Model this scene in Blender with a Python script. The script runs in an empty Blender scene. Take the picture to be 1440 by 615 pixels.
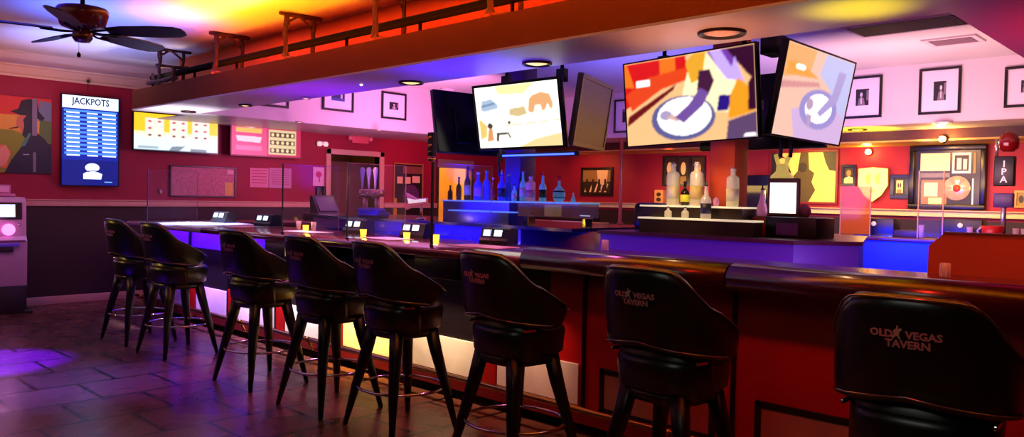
import bpy, bmesh, math, random
from mathutils import Vector, Matrix
random.seed(7)
PI=math.pi
C=bpy.context.scene.collection
sc=bpy.context.scene
# ------------------------------------------------------------ camera
F=1110.84; H=1.5
YAW,PIT,ROL=math.radians(44.007),math.radians(-1.5387),math.radians(1.1219)
_f=Vector((-math.sin(YAW)*math.cos(PIT),math.cos(YAW)*math.cos(PIT),math.sin(PIT)))
_r=Vector((math.cos(YAW),math.sin(YAW),0)); _u=_r.cross(_f)
CR=_r*math.cos(ROL)+_u*math.sin(ROL); CU=_u*math.cos(ROL)-_r*math.sin(ROL); CF=_f
cam=bpy.data.cameras.new('camera'); camo=bpy.data.objects.new('camera',cam); C.objects.link(camo)
camo.matrix_world=Matrix(((CR.x,CU.x,-CF.x,0),(CR.y,CU.y,-CF.y,0),(CR.z,CU.z,-CF.z,H),(0,0,0,1)))
cam.sensor_width=36; cam.sensor_fit='HORIZONTAL'; cam.lens=36*F/1440; cam.clip_end=100; cam.clip_start=.05
sc.camera=camo
def at(px,py,ax,val):
    """world point on a real plane (ax = val) seen in the photograph at px,py; used to read off survey positions"""
    d=CR*(px-720)+CU*(307.5-py)+CF*F; o=Vector((0,0,H)); t=(val-o[ax])/d[ax]
    return o+d*t
# ------------------------------------------------------------ materials
def lin(c):
    return tuple(((x/255)/12.92 if x/255<=.04045 else (((x/255)+.055)/1.055)**2.4) for x in c)
_m={}
def M(name,col=(200,200,200),rough=.5,metal=0.,emit=0.,alpha=1.,var=0.,scale=8.,bump=0.,coat=0.,spec=.5,ecol=None,trans=0.):
    if name in _m: return _m[name]
    m=bpy.data.materials.new(name); m.use_nodes=True; nt=m.node_tree; b=nt.nodes['Principled BSDF']
    c=lin(col)+(1,)
    b.inputs['Base Color'].default_value=c; b.inputs['Roughness'].default_value=rough; b.inputs['Metallic'].default_value=metal
    b.inputs['Specular IOR Level'].default_value=spec; b.inputs['Coat Weight'].default_value=coat; b.inputs['Coat Roughness'].default_value=.12
    if trans: b.inputs['Transmission Weight'].default_value=trans
    if emit:
        b.inputs['Emission Color'].default_value=(lin(ecol)+(1,)) if ecol else c; b.inputs['Emission Strength'].default_value=emit
    if alpha<1: b.inputs['Alpha'].default_value=alpha
    if var or bump:
        tc=nt.nodes.new('ShaderNodeTexCoord'); n=nt.nodes.new('ShaderNodeTexNoise'); n.inputs['Scale'].default_value=scale; n.inputs['Detail'].default_value=5
        nt.links.new(tc.outputs['Object'],n.inputs['Vector'])
        if var:
            r=nt.nodes.new('ShaderNodeValToRGB'); r.color_ramp.elements[0].position=.3; r.color_ramp.elements[1].position=.7
            r.color_ramp.elements[0].color=tuple(x*(1-var) for x in c[:3])+(1,); r.color_ramp.elements[1].color=tuple(min(1,x*(1+var)) for x in c[:3])+(1,)
            nt.links.new(n.outputs['Fac'],r.inputs['Fac']); nt.links.new(r.outputs['Color'],b.inputs['Base Color'])
        if bump:
            bp=nt.nodes.new('ShaderNodeBump'); bp.inputs['Strength'].default_value=bump; bp.inputs['Distance'].default_value=.01
            nt.links.new(n.outputs['Fac'],bp.inputs['Height']); nt.links.new(bp.outputs['Normal'],b.inputs['Normal'])
    _m[name]=m; return m
BLACK=lambda:M('black_plastic',(12,12,13),.4,var=.15)
# floor: square tiles laid in a running bond
def floor_mat():
    m=bpy.data.materials.new('floor_tile'); m.use_nodes=True; nt=m.node_tree; N=nt.nodes; L=nt.links; b=N['Principled BSDF']
    tc=N.new('ShaderNodeTexCoord'); mp=N.new('ShaderNodeMapping'); mp.inputs['Rotation'].default_value=(0,0,PI/2)
    mp.inputs['Location'].default_value=(.09,.0,0)
    L.new(tc.outputs['Object'],mp.inputs['Vector'])
    br=N.new('ShaderNodeTexBrick'); br.offset=.5; br.inputs['Scale'].default_value=1; br.inputs['Brick Width'].default_value=.555; br.inputs['Row Height'].default_value=.5475
    br.inputs['Mortar Size'].default_value=.015; br.inputs['Mortar Smooth'].default_value=.1; br.inputs['Bias'].default_value=0
    br.inputs['Color1'].default_value=lin((124,72,58))+(1,); br.inputs['Color2'].default_value=lin((108,62,50))+(1,); br.inputs['Mortar'].default_value=lin((8,5,5))+(1,)
    L.new(mp.outputs['Vector'],br.inputs['Vector'])
    n=N.new('ShaderNodeTexNoise'); n.inputs['Scale'].default_value=3.5; n.inputs['Detail'].default_value=8; L.new(tc.outputs['Object'],n.inputs['Vector'])
    mix=N.new('ShaderNodeMix'); mix.data_type='RGBA'; mix.blend_type='MULTIPLY'; mix.inputs[0].default_value=.5
    L.new(br.outputs['Color'],mix.inputs[6])
    hs=N.new('ShaderNodeRGBToBW'); L.new(n.outputs['Color'],hs.inputs['Color']); L.new(hs.outputs['Val'],mix.inputs[7])
    L.new(mix.outputs[2],b.inputs['Base Color'])
    n2=N.new('ShaderNodeTexNoise'); n2.inputs['Scale'].default_value=4; n2.inputs['Detail'].default_value=1; L.new(tc.outputs['Object'],n2.inputs['Vector'])
    mr=N.new('ShaderNodeMapRange'); mr.inputs['To Min'].default_value=.2; mr.inputs['To Max'].default_value=.36; L.new(n2.outputs['Fac'],mr.inputs['Value']); L.new(mr.outputs['Result'],b.inputs['Roughness'])
    ad=N.new('ShaderNodeMath'); ad.operation='MULTIPLY_ADD'; ad.inputs[1].default_value=-3.0; L.new(br.outputs['Fac'],ad.inputs[0]); ad.inputs[2].default_value=1.0
    bp=N.new('ShaderNodeBump'); bp.inputs['Strength'].default_value=.28; bp.inputs['Distance'].default_value=.012; b.inputs['Specular IOR Level'].default_value=.5
    L.new(ad.outputs['Value'],bp.inputs['Height']); L.new(bp.outputs['Normal'],b.inputs['Normal'])
    return m
# ------------------------------------------------------------ mesh builder
class MB:
    def __init__(s): s.bm=bmesh.new(); s.mats=[]; s.smooth=False
    def mi(s,m):
        if m not in s.mats: s.mats.append(m)
        return s.mats.index(m)
    def poly(s,pts,m,sm=False):
        vs=[s.bm.verts.new(p) for p in pts]; f=s.bm.faces.new(vs); f.material_index=s.mi(m); f.smooth=sm; return f
    def box(s,lo,hi,m,bev=0,mx=None):
        t=bmesh.new(); bmesh.ops.create_cube(t,size=1)
        sx,sy,sz=[hi[i]-lo[i] for i in range(3)]
        bmesh.ops.scale(t,vec=(sx,sy,sz),verts=t.verts); bmesh.ops.translate(t,vec=[(hi[i]+lo[i])/2 for i in range(3)],verts=t.verts)
        if bev: bmesh.ops.bevel(t,geom=list(t.edges),offset=bev,segments=2,affect='EDGES',profile=.5)
        s._add(t,m,mx,bev>0.004); return s
    def _add(s,t,m,mx=None,sm=False):
        i=s.mi(m); vm={}
        for v in t.verts: vm[v]=s.bm.verts.new(mx@v.co if mx else v.co)
        for f in t.faces:
            try: g=s.bm.faces.new([vm[v] for v in f.verts]); g.material_index=i; g.smooth=sm or f.smooth
            except ValueError: pass
        t.free()
    def lathe(s,prof,m,c=(0,0,0),seg=16,mx=None,sq=0):
        t=bmesh.new(); rings=[]
        for r,z in prof:
            ring=[]
            for k in range(seg):
                a=2*PI*(k+.5)/seg; ca,sa=math.cos(a),math.sin(a)
                q=1
                if sq: q=1/((abs(ca)**4+abs(sa)**4)**.25)*sq+(1-sq)
                ring.append(t.verts.new((c[0]+r*q*ca,c[1]+r*q*sa,c[2]+z)))
            rings.append(ring)
        for a,b in zip(rings,rings[1:]):
            for k in range(seg):
                f=t.faces.new((a[k],a[(k+1)%seg],b[(k+1)%seg],b[k])); f.smooth=True
        if prof[0][0]>1e-4: t.faces.new(list(reversed(rings[0])))
        if prof[-1][0]>1e-4: t.faces.new(rings[-1])
        s._add(t,m,mx); return s
    def tube(s,path,r,m,seg=8,closed=False,rs=None):
        path=[Vector(p) for p in path]; n=len(path); t=bmesh.new(); rings=[]
        for i,p in enumerate(path):
            if closed: d=path[(i+1)%n]-path[i-1]
            else: d=path[min(i+1,n-1)]-path[max(i-1,0)]
            d.normalize(); up=Vector((0,0,1)) if abs(d.z)<.95 else Vector((0,1,0)); a=d.cross(up).normalized(); b=a.cross(d)
            rr=rs[i] if rs else r
            rings.append([t.verts.new(p+a*rr*math.cos(2*PI*k/seg)+b*rr*math.sin(2*PI*k/seg)) for k in range(seg)])
        for i in range(n if closed else n-1):
            A,B=rings[i],rings[(i+1)%n]
            for k in range(seg):
                f=t.faces.new((A[k],A[(k+1)%seg],B[(k+1)%seg],B[k])); f.smooth=True
        if not closed: t.faces.new(rings[0]); t.faces.new(list(reversed(rings[-1])))
        bmesh.ops.recalc_face_normals(t,faces=t.faces)
        s._add(t,m); return s
    def prism(s,pts,axis,a,b,m):
        """polygon pts (2-D, in the two other axes order) extruded along axis from a to b"""
        def mk(p,v):
            o=[0,0,0]; k=[i for i in range(3) if i!=axis]; o[k[0]],o[k[1]]=p; o[axis]=v; return o
        t=bmesh.new(); A=[t.verts.new(mk(p,a)) for p in pts]; B=[t.verts.new(mk(p,b)) for p in pts]
        t.faces.new(A); t.faces.new(list(reversed(B)))
        for i in range(len(pts)): t.faces.new((A[i],B[i],B[(i+1)%len(pts)],A[(i+1)%len(pts)]))
        bmesh.ops.recalc_face_normals(t,faces=t.faces); s._add(t,m); return s
    def art(s,O,U,V,shapes,lift=.0012):
        """flat coloured shapes printed on a face; O = lower left corner, U and V span it, u,v in 0..1"""
        O,U,V=Vector(O),Vector(U),Vector(V); n=U.cross(V).normalized()
        for i,(m,pts) in enumerate(shapes):
            s.poly([O+U*u+V*v+n*lift*(i+1)*.4 for u,v in pts],m)
        return s
    def build(s,name,parent=None,loc=None):
        me=bpy.data.meshes.new(name); s.bm.to_mesh(me); s.bm.free()
        for m in s.mats: me.materials.append(m)
        o=bpy.data.objects.new(name,me); C.objects.link(o)
        if parent is not None: o.parent=parent
        if loc is not None: o.location=loc
        return o
def R4(u0,v0,u1,v1): return [(u0,v0),(u1,v0),(u1,v1),(u0,v1)]
def EL(cu,cv,ru,rv,n=18): return [(cu+ru*math.cos(2*PI*k/n),cv+rv*math.sin(2*PI*k/n)) for k in range(n)]
def thing(name,label,cat,loc=(0,0,0),rz=0,group=None,rx=0):
    o=bpy.data.objects.new(name,None); C.objects.link(o); o.location=loc; o.rotation_euler=(rx,0,rz); o.empty_display_size=.1
    o['label']=label; o['category']=cat
    if group: o['group']=group
    return o
def tag(o,label,cat,group=None):
    o['label']=label; o['category']=cat
    if group: o['group']=group
    return o
def struct(o): o['kind']='structure'; return o
def dup(root,loc=None,label=None,rz=None):
    r=root.copy(); C.objects.link(r)
    if loc is not None: r.location=loc
    if rz is not None: r.rotation_euler=(r.rotation_euler[0],r.rotation_euler[1],rz)
    if label: r['label']=label
    for ch in list(root.children):
        c=ch.copy(); C.objects.link(c); c.parent=r
        for g in list(ch.children):
            d=g.copy(); C.objects.link(d); d.parent=c
    return r
def text_mesh(txt,size,ext=.001,bold=0.):
    cu=bpy.data.curves.new('t','FONT'); cu.body=txt; cu.size=size; cu.extrude=ext; cu.offset=bold; cu.align_x='CENTER'; cu.align_y='CENTER'; cu.space_line=.85
    cu.resolution_u=2
    o=bpy.data.objects.new('t',cu); C.objects.link(o); dg=bpy.context.evaluated_depsgraph_get(); dg.update()
    me=bpy.data.meshes.new_from_object(o.evaluated_get(dg)); bpy.data.objects.remove(o); bpy.data.curves.remove(cu); return me
def text_obj(name,txt,size,m,parent,mx,bold=0.,fn=None):
    me=text_mesh(txt,size,bold=bold); me.materials.clear(); me.materials.append(m)
    for v in me.vertices:
        p=Vector(v.co)
        v.co=fn(p) if fn else mx@p
    o=bpy.data.objects.new(name,me); C.objects.link(o); o.parent=parent; return o
# wall frame builders: a wall-hung item is built in local axes: X right, Z up, -Y towards the viewer
RED=M('red_wall_paint',(150,8,44),.62,var=.07,scale=3,bump=.03)
WHITE=M('white_ceiling_paint',(226,220,214),.8,var=.03,scale=2,bump=.04)
PINKW=M('pale_soffit_wall_paint',(222,206,206),.75,var=.03,scale=2)
BROWN=M('brown_soffit_paint',(108,48,16),.85,var=.06,scale=3,spec=.15)
UNDER=M('soffit_underside_paint',(206,196,190),.38,var=.05,scale=2,bump=.03)
DKWALL=M('dark_brown_wainscot',(40,17,20),.55,var=.12,scale=4)
TRIM=M('cream_trim',(214,168,138),.5,var=.05)
X0=-11.34; ZC=3.2
# ============================================================ SETTING
b=MB(); b.poly([(X0-.2,-3,0),(4,-3,0),(4,12,0),(X0-.2,12,0)],floor_mat()); fl=struct(b.build('floor'))
b=MB(); b.box((X0,-3,ZC),(4,12,ZC+.12),WHITE); struct(b.build('ceiling'))
# left wall with door opening (7.365..8.354, z to 2.16) and a lit passage opening further back
DY0,DY1,DZ=7.36,8.36,2.16; PY0,PY1,PZ=9.72,10.55,2.14
b=MB()
def wallseg(y0,y1,z0,z1,m): b.box((X0-.15,y0,z0),(X0,y1,z1),m)
for y0,y1 in ((-3,DY0),(DY1,PY0),(PY1,12)):
    wallseg(y0,y1,0,1.27,DKWALL); wallseg(y0,y1,1.27,3.0,RED)
wallseg(DY0,DY1,DZ,3.0,RED); wallseg(PY0,PY1,PZ,3.0,RED); wallseg(-3,12,3.0,ZC,WHITE)
struct(b.build('wall_left'))
b=MB(); b.box((X0-.15,11.9,0),(4,12.05,1.3),DKWALL); b.box((X0-.15,11.9,1.3),(4,12.05,ZC),RED); struct(b.build('wall_back'))
b=MB(); b.box((4,-3,0),(4.15,12,ZC),DKWALL); struct(b.build('wall_right'))
b=MB(); b.box((X0-.15,-3.15,0),(4,-3,ZC),DKWALL); struct(b.build('wall_front'))
b=MB()   # chair rail left
for y0,y1 in ((-3,DY0-.09),(DY1+.09,PY0-.05)): 
    b.box((X0,y0,1.27),(X0+.05,y1,1.345),TRIM,.008); b.box((X0,y0,1.345),(X0+.065,y1,1.36),TRIM)
struct(b.build('trim_1'))
b=MB(); b.box((X0,11.84,1.345),(4,11.9,1.425),M('cream_ledge',(240,214,160),.45,var=.04),.008); b.box((X0,11.8,1.425),(4,11.9,1.44),TRIM); struct(b.build('trim_2'))
b=MB()
for y0,y1 in ((-3,DY0-.09),(DY1+.09,PY0-.05),(PY1+.05,11.9)): b.box((X0,y0,0),(X0+.02,y1,.105),TRIM,.006)
struct(b.build('baseboard_left'))
b=MB(); b.prism([(X0,2.885),(X0+.02,2.885),(X0+.03,2.91),(X0+.05,2.925),(X0+.10,3.0),(X0+.125,3.015),(X0+.125,3.03),(X0,3.03)],1,-3,11.9,M('cream_crown',(226,196,168),.5)); 
struct(b.build('trim_3'))
# small hook bolt on crown
# door in left wall
b=MB(); t=.09
b.box((X0-.15,DY0-t,0),(X0+.03,DY0,DZ+t),TRIM,.006); b.box((X0-.15,DY1,0),(X0+.03,DY1+t,DZ+t),TRIM,.006); b.box((X0-.15,DY0-t,DZ),(X0+.03,DY1+t,DZ+t),TRIM,.006)
fr=struct(b.build('trim_4'))
OLIVE=M('brown_corridor_paint',(104,74,40),.6,var=.1)
b=MB(); b.box((X0-1.6,DY0-.1,0),(X0-1.5,DY1+.5,2.4),OLIVE); b.box((X0-1.6,DY1+.45,0),(X0-.15,DY1+.5,2.4),OLIVE); b.box((X0-1.6,DY0-.15,0),(X0-.15,DY0-.1,2.4),OLIVE)
b.box((X0-1.6,DY0-.15,2.4),(X0-.15,DY1+.5,2.45),OLIVE); b.box((X0-1.6,DY0-.15,-.02),(X0-.15,DY1+.5,0),OLIVE); struct(b.build('wall_corridor'))
b=MB(); dm=M('brown_door_paint',(112,80,66),.5,var=.06)
b.box((0,0,0),(.045,.86,2.08),dm,.004)
for z0,z1 in ((.2,.95),(1.1,1.9)): b.box((.045,.12,z0),(.052,.74,z1),M('brown_door_paint_light',(124,90,74),.5),.004)
d=struct(b.build('door_1',loc=(X0-.75,DY0+.42,0)))
b=MB(); b.lathe([(0,0),(.03,.005),(.032,.03),(.012,.04),(.012,.07)],M('brass',(200,150,70),.25,1),mx=Matrix.Translation((.1,.1,1.0))@Matrix.Rotation(-PI/2,4,'Y')); b.build('door_handle',d)
# yellow lit passage
YEL=M('yellow_passage_paint',(238,196,84),.7,var=.04)
b=MB(); b.box((X0-1.5,PY0-.6,0),(X0-1.4,PY1+.8,2.6),YEL); b.box((X0-1.5,PY0-.65,0),(X0-.15,PY0-.6,2.6),YEL); b.box((X0-1.5,PY1+.8,0),(X0-.15,PY1+.85,2.6),YEL); b.box((X0-1.5,PY0-.6,2.6),(X0-.15,PY1+.8,2.65),YEL); b.box((X0-1.5,PY0-.65,-.02),(X0-.15,PY1+.85,0),OLIVE)
struct(b.build('wall_passage'))
b=MB(); b.box((X0-.15,PY0-.05,0),(X0+.03,PY0,PZ+.05),M('dark_wood_trim',(60,26,16),.45,var=.2)); b.box((X0-.15,PY1,0),(X0+.03,PY1+.05,PZ+.05),M('dark_wood_trim')); b.box((X0-.15,PY0-.05,PZ-.1),(X0+.04,PY1+.05,PZ+.05),M('grey_lintel',(150,132,112),.6)); struct(b.build('trim_5'))
# ---- soffit ring
ZI=1.235; YF,YI,YB,YB2=3.78,4.47,10.27,11.14; XL,XR=-9.85,-1.23; ZS=2.5; ZT=2.735; YW=4.36; XE=-10.24
b=MB()
b.box((XE,YF,ZS+.004),(4,YF+.06,ZT),BROWN)                    # fascia
b.box((XE,YF+.06,ZS+.004),(4,YW,ZT),BROWN)                  # ledge body
b.box((XE,YW,ZS+.004),(4,YI-.002,ZC),M('orange_lit_ledge_wall',(236,112,58),.7,var=.04))  # orange light on the ledge wall is put into its colour
struct(b.build('trim_6'))                                   # outer face and ledge
b=MB(); b.box((XE,YF,ZS-.012),(4,YI,ZS+.004),UNDER); b.box((X0,YI,ZS-.012),(XL,YB,ZS+.004),UNDER); b.box((XR,YI,ZS-.012),(4,YB,ZS+.004),UNDER); b.box((X0,YB,ZS-.012),(4,11.9,ZS+.004),UNDER)
struct(b.build('ceiling_soffit'))
b=MB(); b.box((XL-.06,YI,ZS+.004),(XL,YB,ZC),PINKW); b.box((XR,YI,ZS+.004),(XR+.06,YB,ZC),PINKW); b.box((XL-.06,YB,ZS+.004),(XR+.06,YB+.06,ZC),PINKW); b.box((XL,YI-.002,ZS+.004),(XR,YI+.004,ZC),PINKW)
struct(b.build('wall_soffit'))
DKB=M('dark_brown_beam',(70,24,14),.5,var=.15)
b=MB(); b.box((X0,YB2,2.36),(4,11.9,ZS-.012),DKB); b.box((X0,YB2-.02,2.335),(4,11.9,2.36),M('yellow_lit_beam_trim',(206,160,70),.4)); struct(b.build('trim_7'))  # yellow light along the beam underside is put into the strip's colour
# ============================================================ LIGHT HELPERS
def light(kind,name,loc,col,power,size=.1,sizey=None,target=None,spot=None,blend=.6,spread=None):
    l=bpy.data.lights.new(name,kind); l.color=lin(col); l.energy=power
    if kind=='AREA':
        l.size=size
        if sizey: l.shape='RECTANGLE'; l.size_y=sizey
        if spread: l.spread=math.radians(spread)
    else: l.shadow_soft_size=size
    if kind=='SPOT': l.spot_size=math.radians(spot or 60); l.spot_blend=blend
    o=bpy.data.objects.new(name,l); C.objects.link(o); o.location=loc
    if target is not None:
        d=Vector(target)-Vector(loc); o.rotation_euler=d.to_track_quat('-Z','Y').to_euler()
    return o
# ============================================================ CEILING FIXTURES
warm=M('warm_lamp_glow',(255,196,110),.5,emit=1.8)
def downlight(p,r,label,lit=True,dark=True,power=8,col=(255,190,130),mat=None,grp='lamps in the soffit underside'):
    t=thing('ceiling_light',label,'ceiling light',(p[0],p[1],ZS-.012),0,grp)
    b=MB(); b.lathe([(r*.75,-.004),(r*.95,-.018),(r,-.012),(r,0)],M('bronze_trim',(58,30,22),.35,.6) if dark else M('white_trim_ring',(220,200,190),.4),seg=28)
    b.build('trim_ring',t)
    b=MB(); b.lathe([(0,-.018),(r*.3,-.017),(r*.5,-.012),(r*.74,-.004)],(mat or warm) if lit else M('unlit_lens',(70,50,40),.4),seg=28); b.build('lens',t)
    if power: light('SPOT','lamp_'+t.name,(p[0],p[1],ZS-.06),col,power,.05,target=(p[0],p[1],0),spot=110)
    return t
downlight(at(578,115,2,2.49),.11,'round bronze lamp under the soffit, between the dark left TV and the tilted frame',power=10)
downlight(at(755,88,2,2.49),.11,'round bronze lamp under the soffit above the TV showing an elephant',power=10)
t=downlight(at(1015,45,2,2.49),.14,'large flat round lamp under the soffit above the big red TV',power=14,mat=M('peach_glow',(230,160,120),.5,emit=.35))
downlight(at(430,136.5,2,2.49),.055,'small warm lamp under the soffit right above the red menu screen',dark=False,power=4)
downlight(at(345,147,2,2.49),.075,'bronze lamp under the soffit between the two machine-game screens',power=4,mat=M('dim_warm_glow',(255,190,130),.5,emit=1.5))
downlight(at(265,156,2,2.49),.09,'unlit dark lamp under the left end of the soffit over the card screen',lit=False,power=0)
downlight(at(421,170.5,2,2.49),.06,'small round lamp at the top right corner of the red menu screen',dark=False,power=5)
downlight(at(533,181.5,2,2.49),.05,'small round lamp on the soffit underside over the pink exit sign',dark=False,power=5)
yg=M('yellow_lamp_glow',(255,220,60),.5,emit=6)
downlight(at(1206,181.5,2,2.49),.12,'yellow lit lamp in the far soffit right of the tall TV',power=10,col=(255,215,40),mat=yg)
downlight(at(1327,171.5,2,2.49),.10,'small white lamp in the far soffit above the record display',dark=False,power=6,mat=M('white_lamp_glow',(255,230,200),.5,emit=4))
b=MB(); b.lathe([(0,-.012),(.008,-.010),(.013,-.004),(.014,0)],M('white_lamp_glow'),seg=16); tag(b.build('indicator_light',loc=(at(508,119,2,2.488))),'tiny white dot light on the purple soffit underside','light')
# lamps on the back wall
for px,py,lb,p in ((1327,196,'bright star-like little lamp over the record display',25),(1223,214,'small oval brass lamp on the red wall above the yellow shield',7)):
    w=at(px,py,1,11.9 if py>200 else 11.12)
    t=thing('wall_lamp',lb,'lamp',w)
    b=MB(); b.lathe([(0,0),(.05,0),(.055,.015),(.03,.03)],M('brass',(200,150,70),.25,1),mx=Matrix.Rotation(PI/2,4,'X')); b.build('backplate',t)
    b=MB(); b.lathe([(0,-.04),(.035,-.03),(.045,0),(.03,.03),(0,.04)],M('bulb_glow',(255,214,130),.5,emit=12 if py<200 else 2.5),(0,-.06,0)); b.build('bulb',t)
    light('POINT','lamp_bulb',(w[0],w[1]-.15,w[2]-.02),(255,190,90),p,.05)
# main room ceiling vent-like ring far left and smoke plate
b=MB(); p=at(20,72,2,ZC); b.lathe([(0,-.02),(.1,-.02),(.13,-.008),(.135,0)],WHITE,seg=28); tag(b.build('ceiling_speaker',loc=p),'flat round white speaker cover on the ceiling left of the fan','ceiling speaker')
# inner ceiling grilles
DG=M('dark_grille',(38,18,26),.5)
t=thing('air_return_grille','large dark return grille in the pale inner ceiling, near edge of the opening','ceiling grille',(-2.56,7.94,ZC))
b=MB(); b.box((-.47,-.25,-.012),(.47,.25,0),DG); b.build('backing',t)
b=MB()
for k in range(12): b.box((-.46,-.235+k*.04,-.022),(.46,-.218+k*.04,-.012),M('grille_slat',(52,26,34),.5))
b.build('slats',t)
b=MB(); 
for lo,hi in (((-.5,-.28,-.02),(.5,-.25,0)),((-.5,.25,-.02),(.5,.28,0)),((-.5,-.25,-.02),(-.47,.25,0)),((.47,-.25,-.02),(.5,.25,0))): b.box(lo,hi,PINKW)
b.build('frame',t)
t=thing('air_vent','small rectangular supply vent in the pale ceiling beside the large dark grille','ceiling vent',(-2.43,8.97,ZC))
b=MB(); b.box((-.2,-.16,-.01),(.2,.16,0),DG); b.build('backing',t)
b=MB()
for k in range(6): b.box((-.19,-.14+k*.05,-.02),(.19,-.115+k*.05,-.01),M('pale_slat',(150,120,126),.5))
b.build('slats',t)
b=MB()
for lo,hi in (((-.25,-.21,-.018),(.25,-.16,0)),((-.25,.16,-.018),(.25,.21,0)),((-.25,-.16,-.018),(-.2,.16,0)),((.2,-.16,-.018),(.25,.16,0))): b.box(lo,hi,PINKW)
b.build('frame',t)
b=MB(); b.lathe([(0,-.05),(.09,-.045),(.12,-.02),(.125,0)],PINKW,seg=24); tag(b.build('smoke_detector',loc=(at(630,125,2,ZC))),'round pale disc on the inner ceiling left of the elephant TV','smoke detector')
# ============================================================ CEILING FAN
fc=at(116,36,2,2.70)
t=thing('ceiling_fan','dark five-blade ceiling fan with reddish motor hanging over the tiled floor','ceiling fan',fc)
MR=M('mahogany_motor',(92,26,22),.3,var=.2,coat=.5); FB=M('dark_fan_blade',(24,14,22),.45,var=.3,scale=3)
b=MB(); b.lathe([(0,-.03),(.09,-.03),(.14,-.012),(.15,.0),(.172,.075),(.175,.11),(.165,.125),(.06,.135),(.03,.15)],MR,seg=28); b.build('motor',t)
b=MB(); b.tube([(0,0,.15),(0,0,ZC-fc[2]-.06)],.016,M('dark_metal',(30,24,26),.35,.8)); b.lathe([(.02,ZC-fc[2]-.1),(.06,ZC-fc[2]-.06),(.07,ZC-fc[2]-.001)],M('dark_metal')); b.build('rod',t)
b=MB(); b.lathe([(0,-.125),(.05,-.12),(.07,-.09),(.065,-.05),(.05,-.03)],MR,seg=20); b.build('hub',t)
b=MB(); b.tube([(.02,-.03,-.12),(.02,-.03,-.2)],.0015,M('dark_metal')); b.lathe([(0,-.24),(.012,-.235),(.014,-.215),(0,-.195)],M('dark_metal'),(.02,-.03,0),8); b.build('pull_chain',t)
for k,ad in enumerate((43,115,187,259,331)):
    a=math.radians(ad); mx=Matrix.Rotation(a,4,'Z')@Matrix.Rotation(math.radians(-14),4,'X')
    b=MB(); pts=[(.19,-.05),(.32,-.078),(.54,-.09),(.70,-.08),(.755,-.05),(.765,0),(.755,.05),(.70,.08),(.54,.09),(.32,.078),(.19,.05)]
    tb=bmesh.new(); A=[tb.verts.new((x,y,-.045)) for x,y in pts]; B=[tb.verts.new((x,y,-.037)) for x,y in pts]
    tb.faces.new(list(reversed(A))); tb.faces.new(B)
    for i in range(len(pts)): j=(i+1)%len(pts); tb.faces.new((A[i],A[j],B[j],B[i]))
    b._add(tb,FB,mx); bl=b.build('blade',t)
    b=MB(); b.tube([mx@Vector(p) for p in ((.06,0,-.05),(.14,.03,-.055),(.27,.045,-.05))],.008,M('dark_metal'),6); b.tube([mx@Vector(p) for p in ((.06,0,-.05),(.14,-.03,-.055),(.27,-.045,-.05))],.008,M('dark_metal'),6); b.build('blade_bracket',bl)
# ============================================================ TOY TRAIN TRACK AND TWIG TRESTLES
TW=M('twig_wood',(66,24,18),.7,var=.35,scale=30,bump=.4)
def twig(b,p,q,r,wob=.006):
    p,q=Vector(p),Vector(q); n=6; pts=[];rs=[]
    for i in range(n+1):
        f=i/n; pts.append(p.lerp(q,f)+Vector((random.uniform(-wob,wob),random.uniform(-wob,wob),0))); rs.append(r*random.uniform(.8,1.25))
    b.tube(pts,r,TW,7,rs=rs)
yt0,yt1=3.86,4.14
t=thing('model_train_track','dark toy railway track on a raised bed along the top of the brown soffit','toy train track',(0,4.02,ZT))
b=MB(); b.box((XE+.05,-.05,.15),(3.9,.05,.19),M('track_bed',(5,3,3),.9,spec=.1)); b.build('track_bed',t)
b=MB(); 
for y in (-.025,.025): b.box((XE+.05,y-.004,.19),(3.9,y+.004,.20),M('rail_metal',(60,30,24),.4,.7))
b.build('rails',t)
b=MB(); x=XE+.2
while x<3.8: b=MB(); b.box((x-.008,-.012,0),(x+.008,.012,.15),M('track_bed')); x+=1.02; b.build('bed_support',t)
def trestle(x,label,zt=.43,tilt=0,extra=False):
    t=thing('twig_trestle',label,'twig arch',(x,0,ZT),tilt,'rustic twig arches over the toy track')
    h=zt
    b=MB(); twig(b,(0,yt0,0),(.01,yt0,h),.024,.009); b.lathe([(.05,0),(.04,.05),(.026,.08)],TW,(0,yt0,0),8); b.build('post',t)
    b=MB(); twig(b,(.02,yt1,0),(.02,yt1,h),.020,.008); b.lathe([(.04,0),(.034,.05),(.022,.08)],TW,(.02,yt1,0),8); b.build('post',t)
    b=MB(); twig(b,(0,yt0-.07,h+.01),(.02,yt1+.09,h+.015),.020,.007); b.build('crossbeam',t)
    b=MB(); twig(b,(0,yt0,h-.07),(.01,yt0+.11,h),.013,.004); twig(b,(.02,yt1,h-.10),(.02,yt1-.14,h),.013,.004); twig(b,(-.03,yt0,h-.08),(.05,yt0,h-.085),.016,.003); b.build('brace',t)
    b=MB(); twig(b,(0,yt0-.01,.04),(.22,yt0-.02,.008),.012,.004); twig(b,(0,yt0,.05),(-.15,yt0+.02,.008),.01,.004); b.build('foot_twig',t)
    if extra:
        b=MB(); twig(b,(0,yt0-.04,.25),(.02,yt1+.05,.26),.022,.004); twig(b,(-.25,yt0-.03,.06),(.45,yt0,.07),.028); twig(b,(-.2,yt0,.0),(-.2,yt0,.18),.02); twig(b,(.4,yt0,.0),(.4,yt0,.2),.022); b.build('lower_rails',t)
    return t
trestle(-9.62,'double-railed twig arch at the far left end of the brown soffit',.44,extra=True)
trestle(-8.15,'small twig arch, second from the left end of the soffit')
trestle(-6.72,'twig arch third from the left, highest whole one in view')
trestle(-5.32,'twig arch whose top is cut off, left of the middle of the soffit')
trestle(-3.98,'twig arch of which only splayed feet show, nearest the camera')
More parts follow.
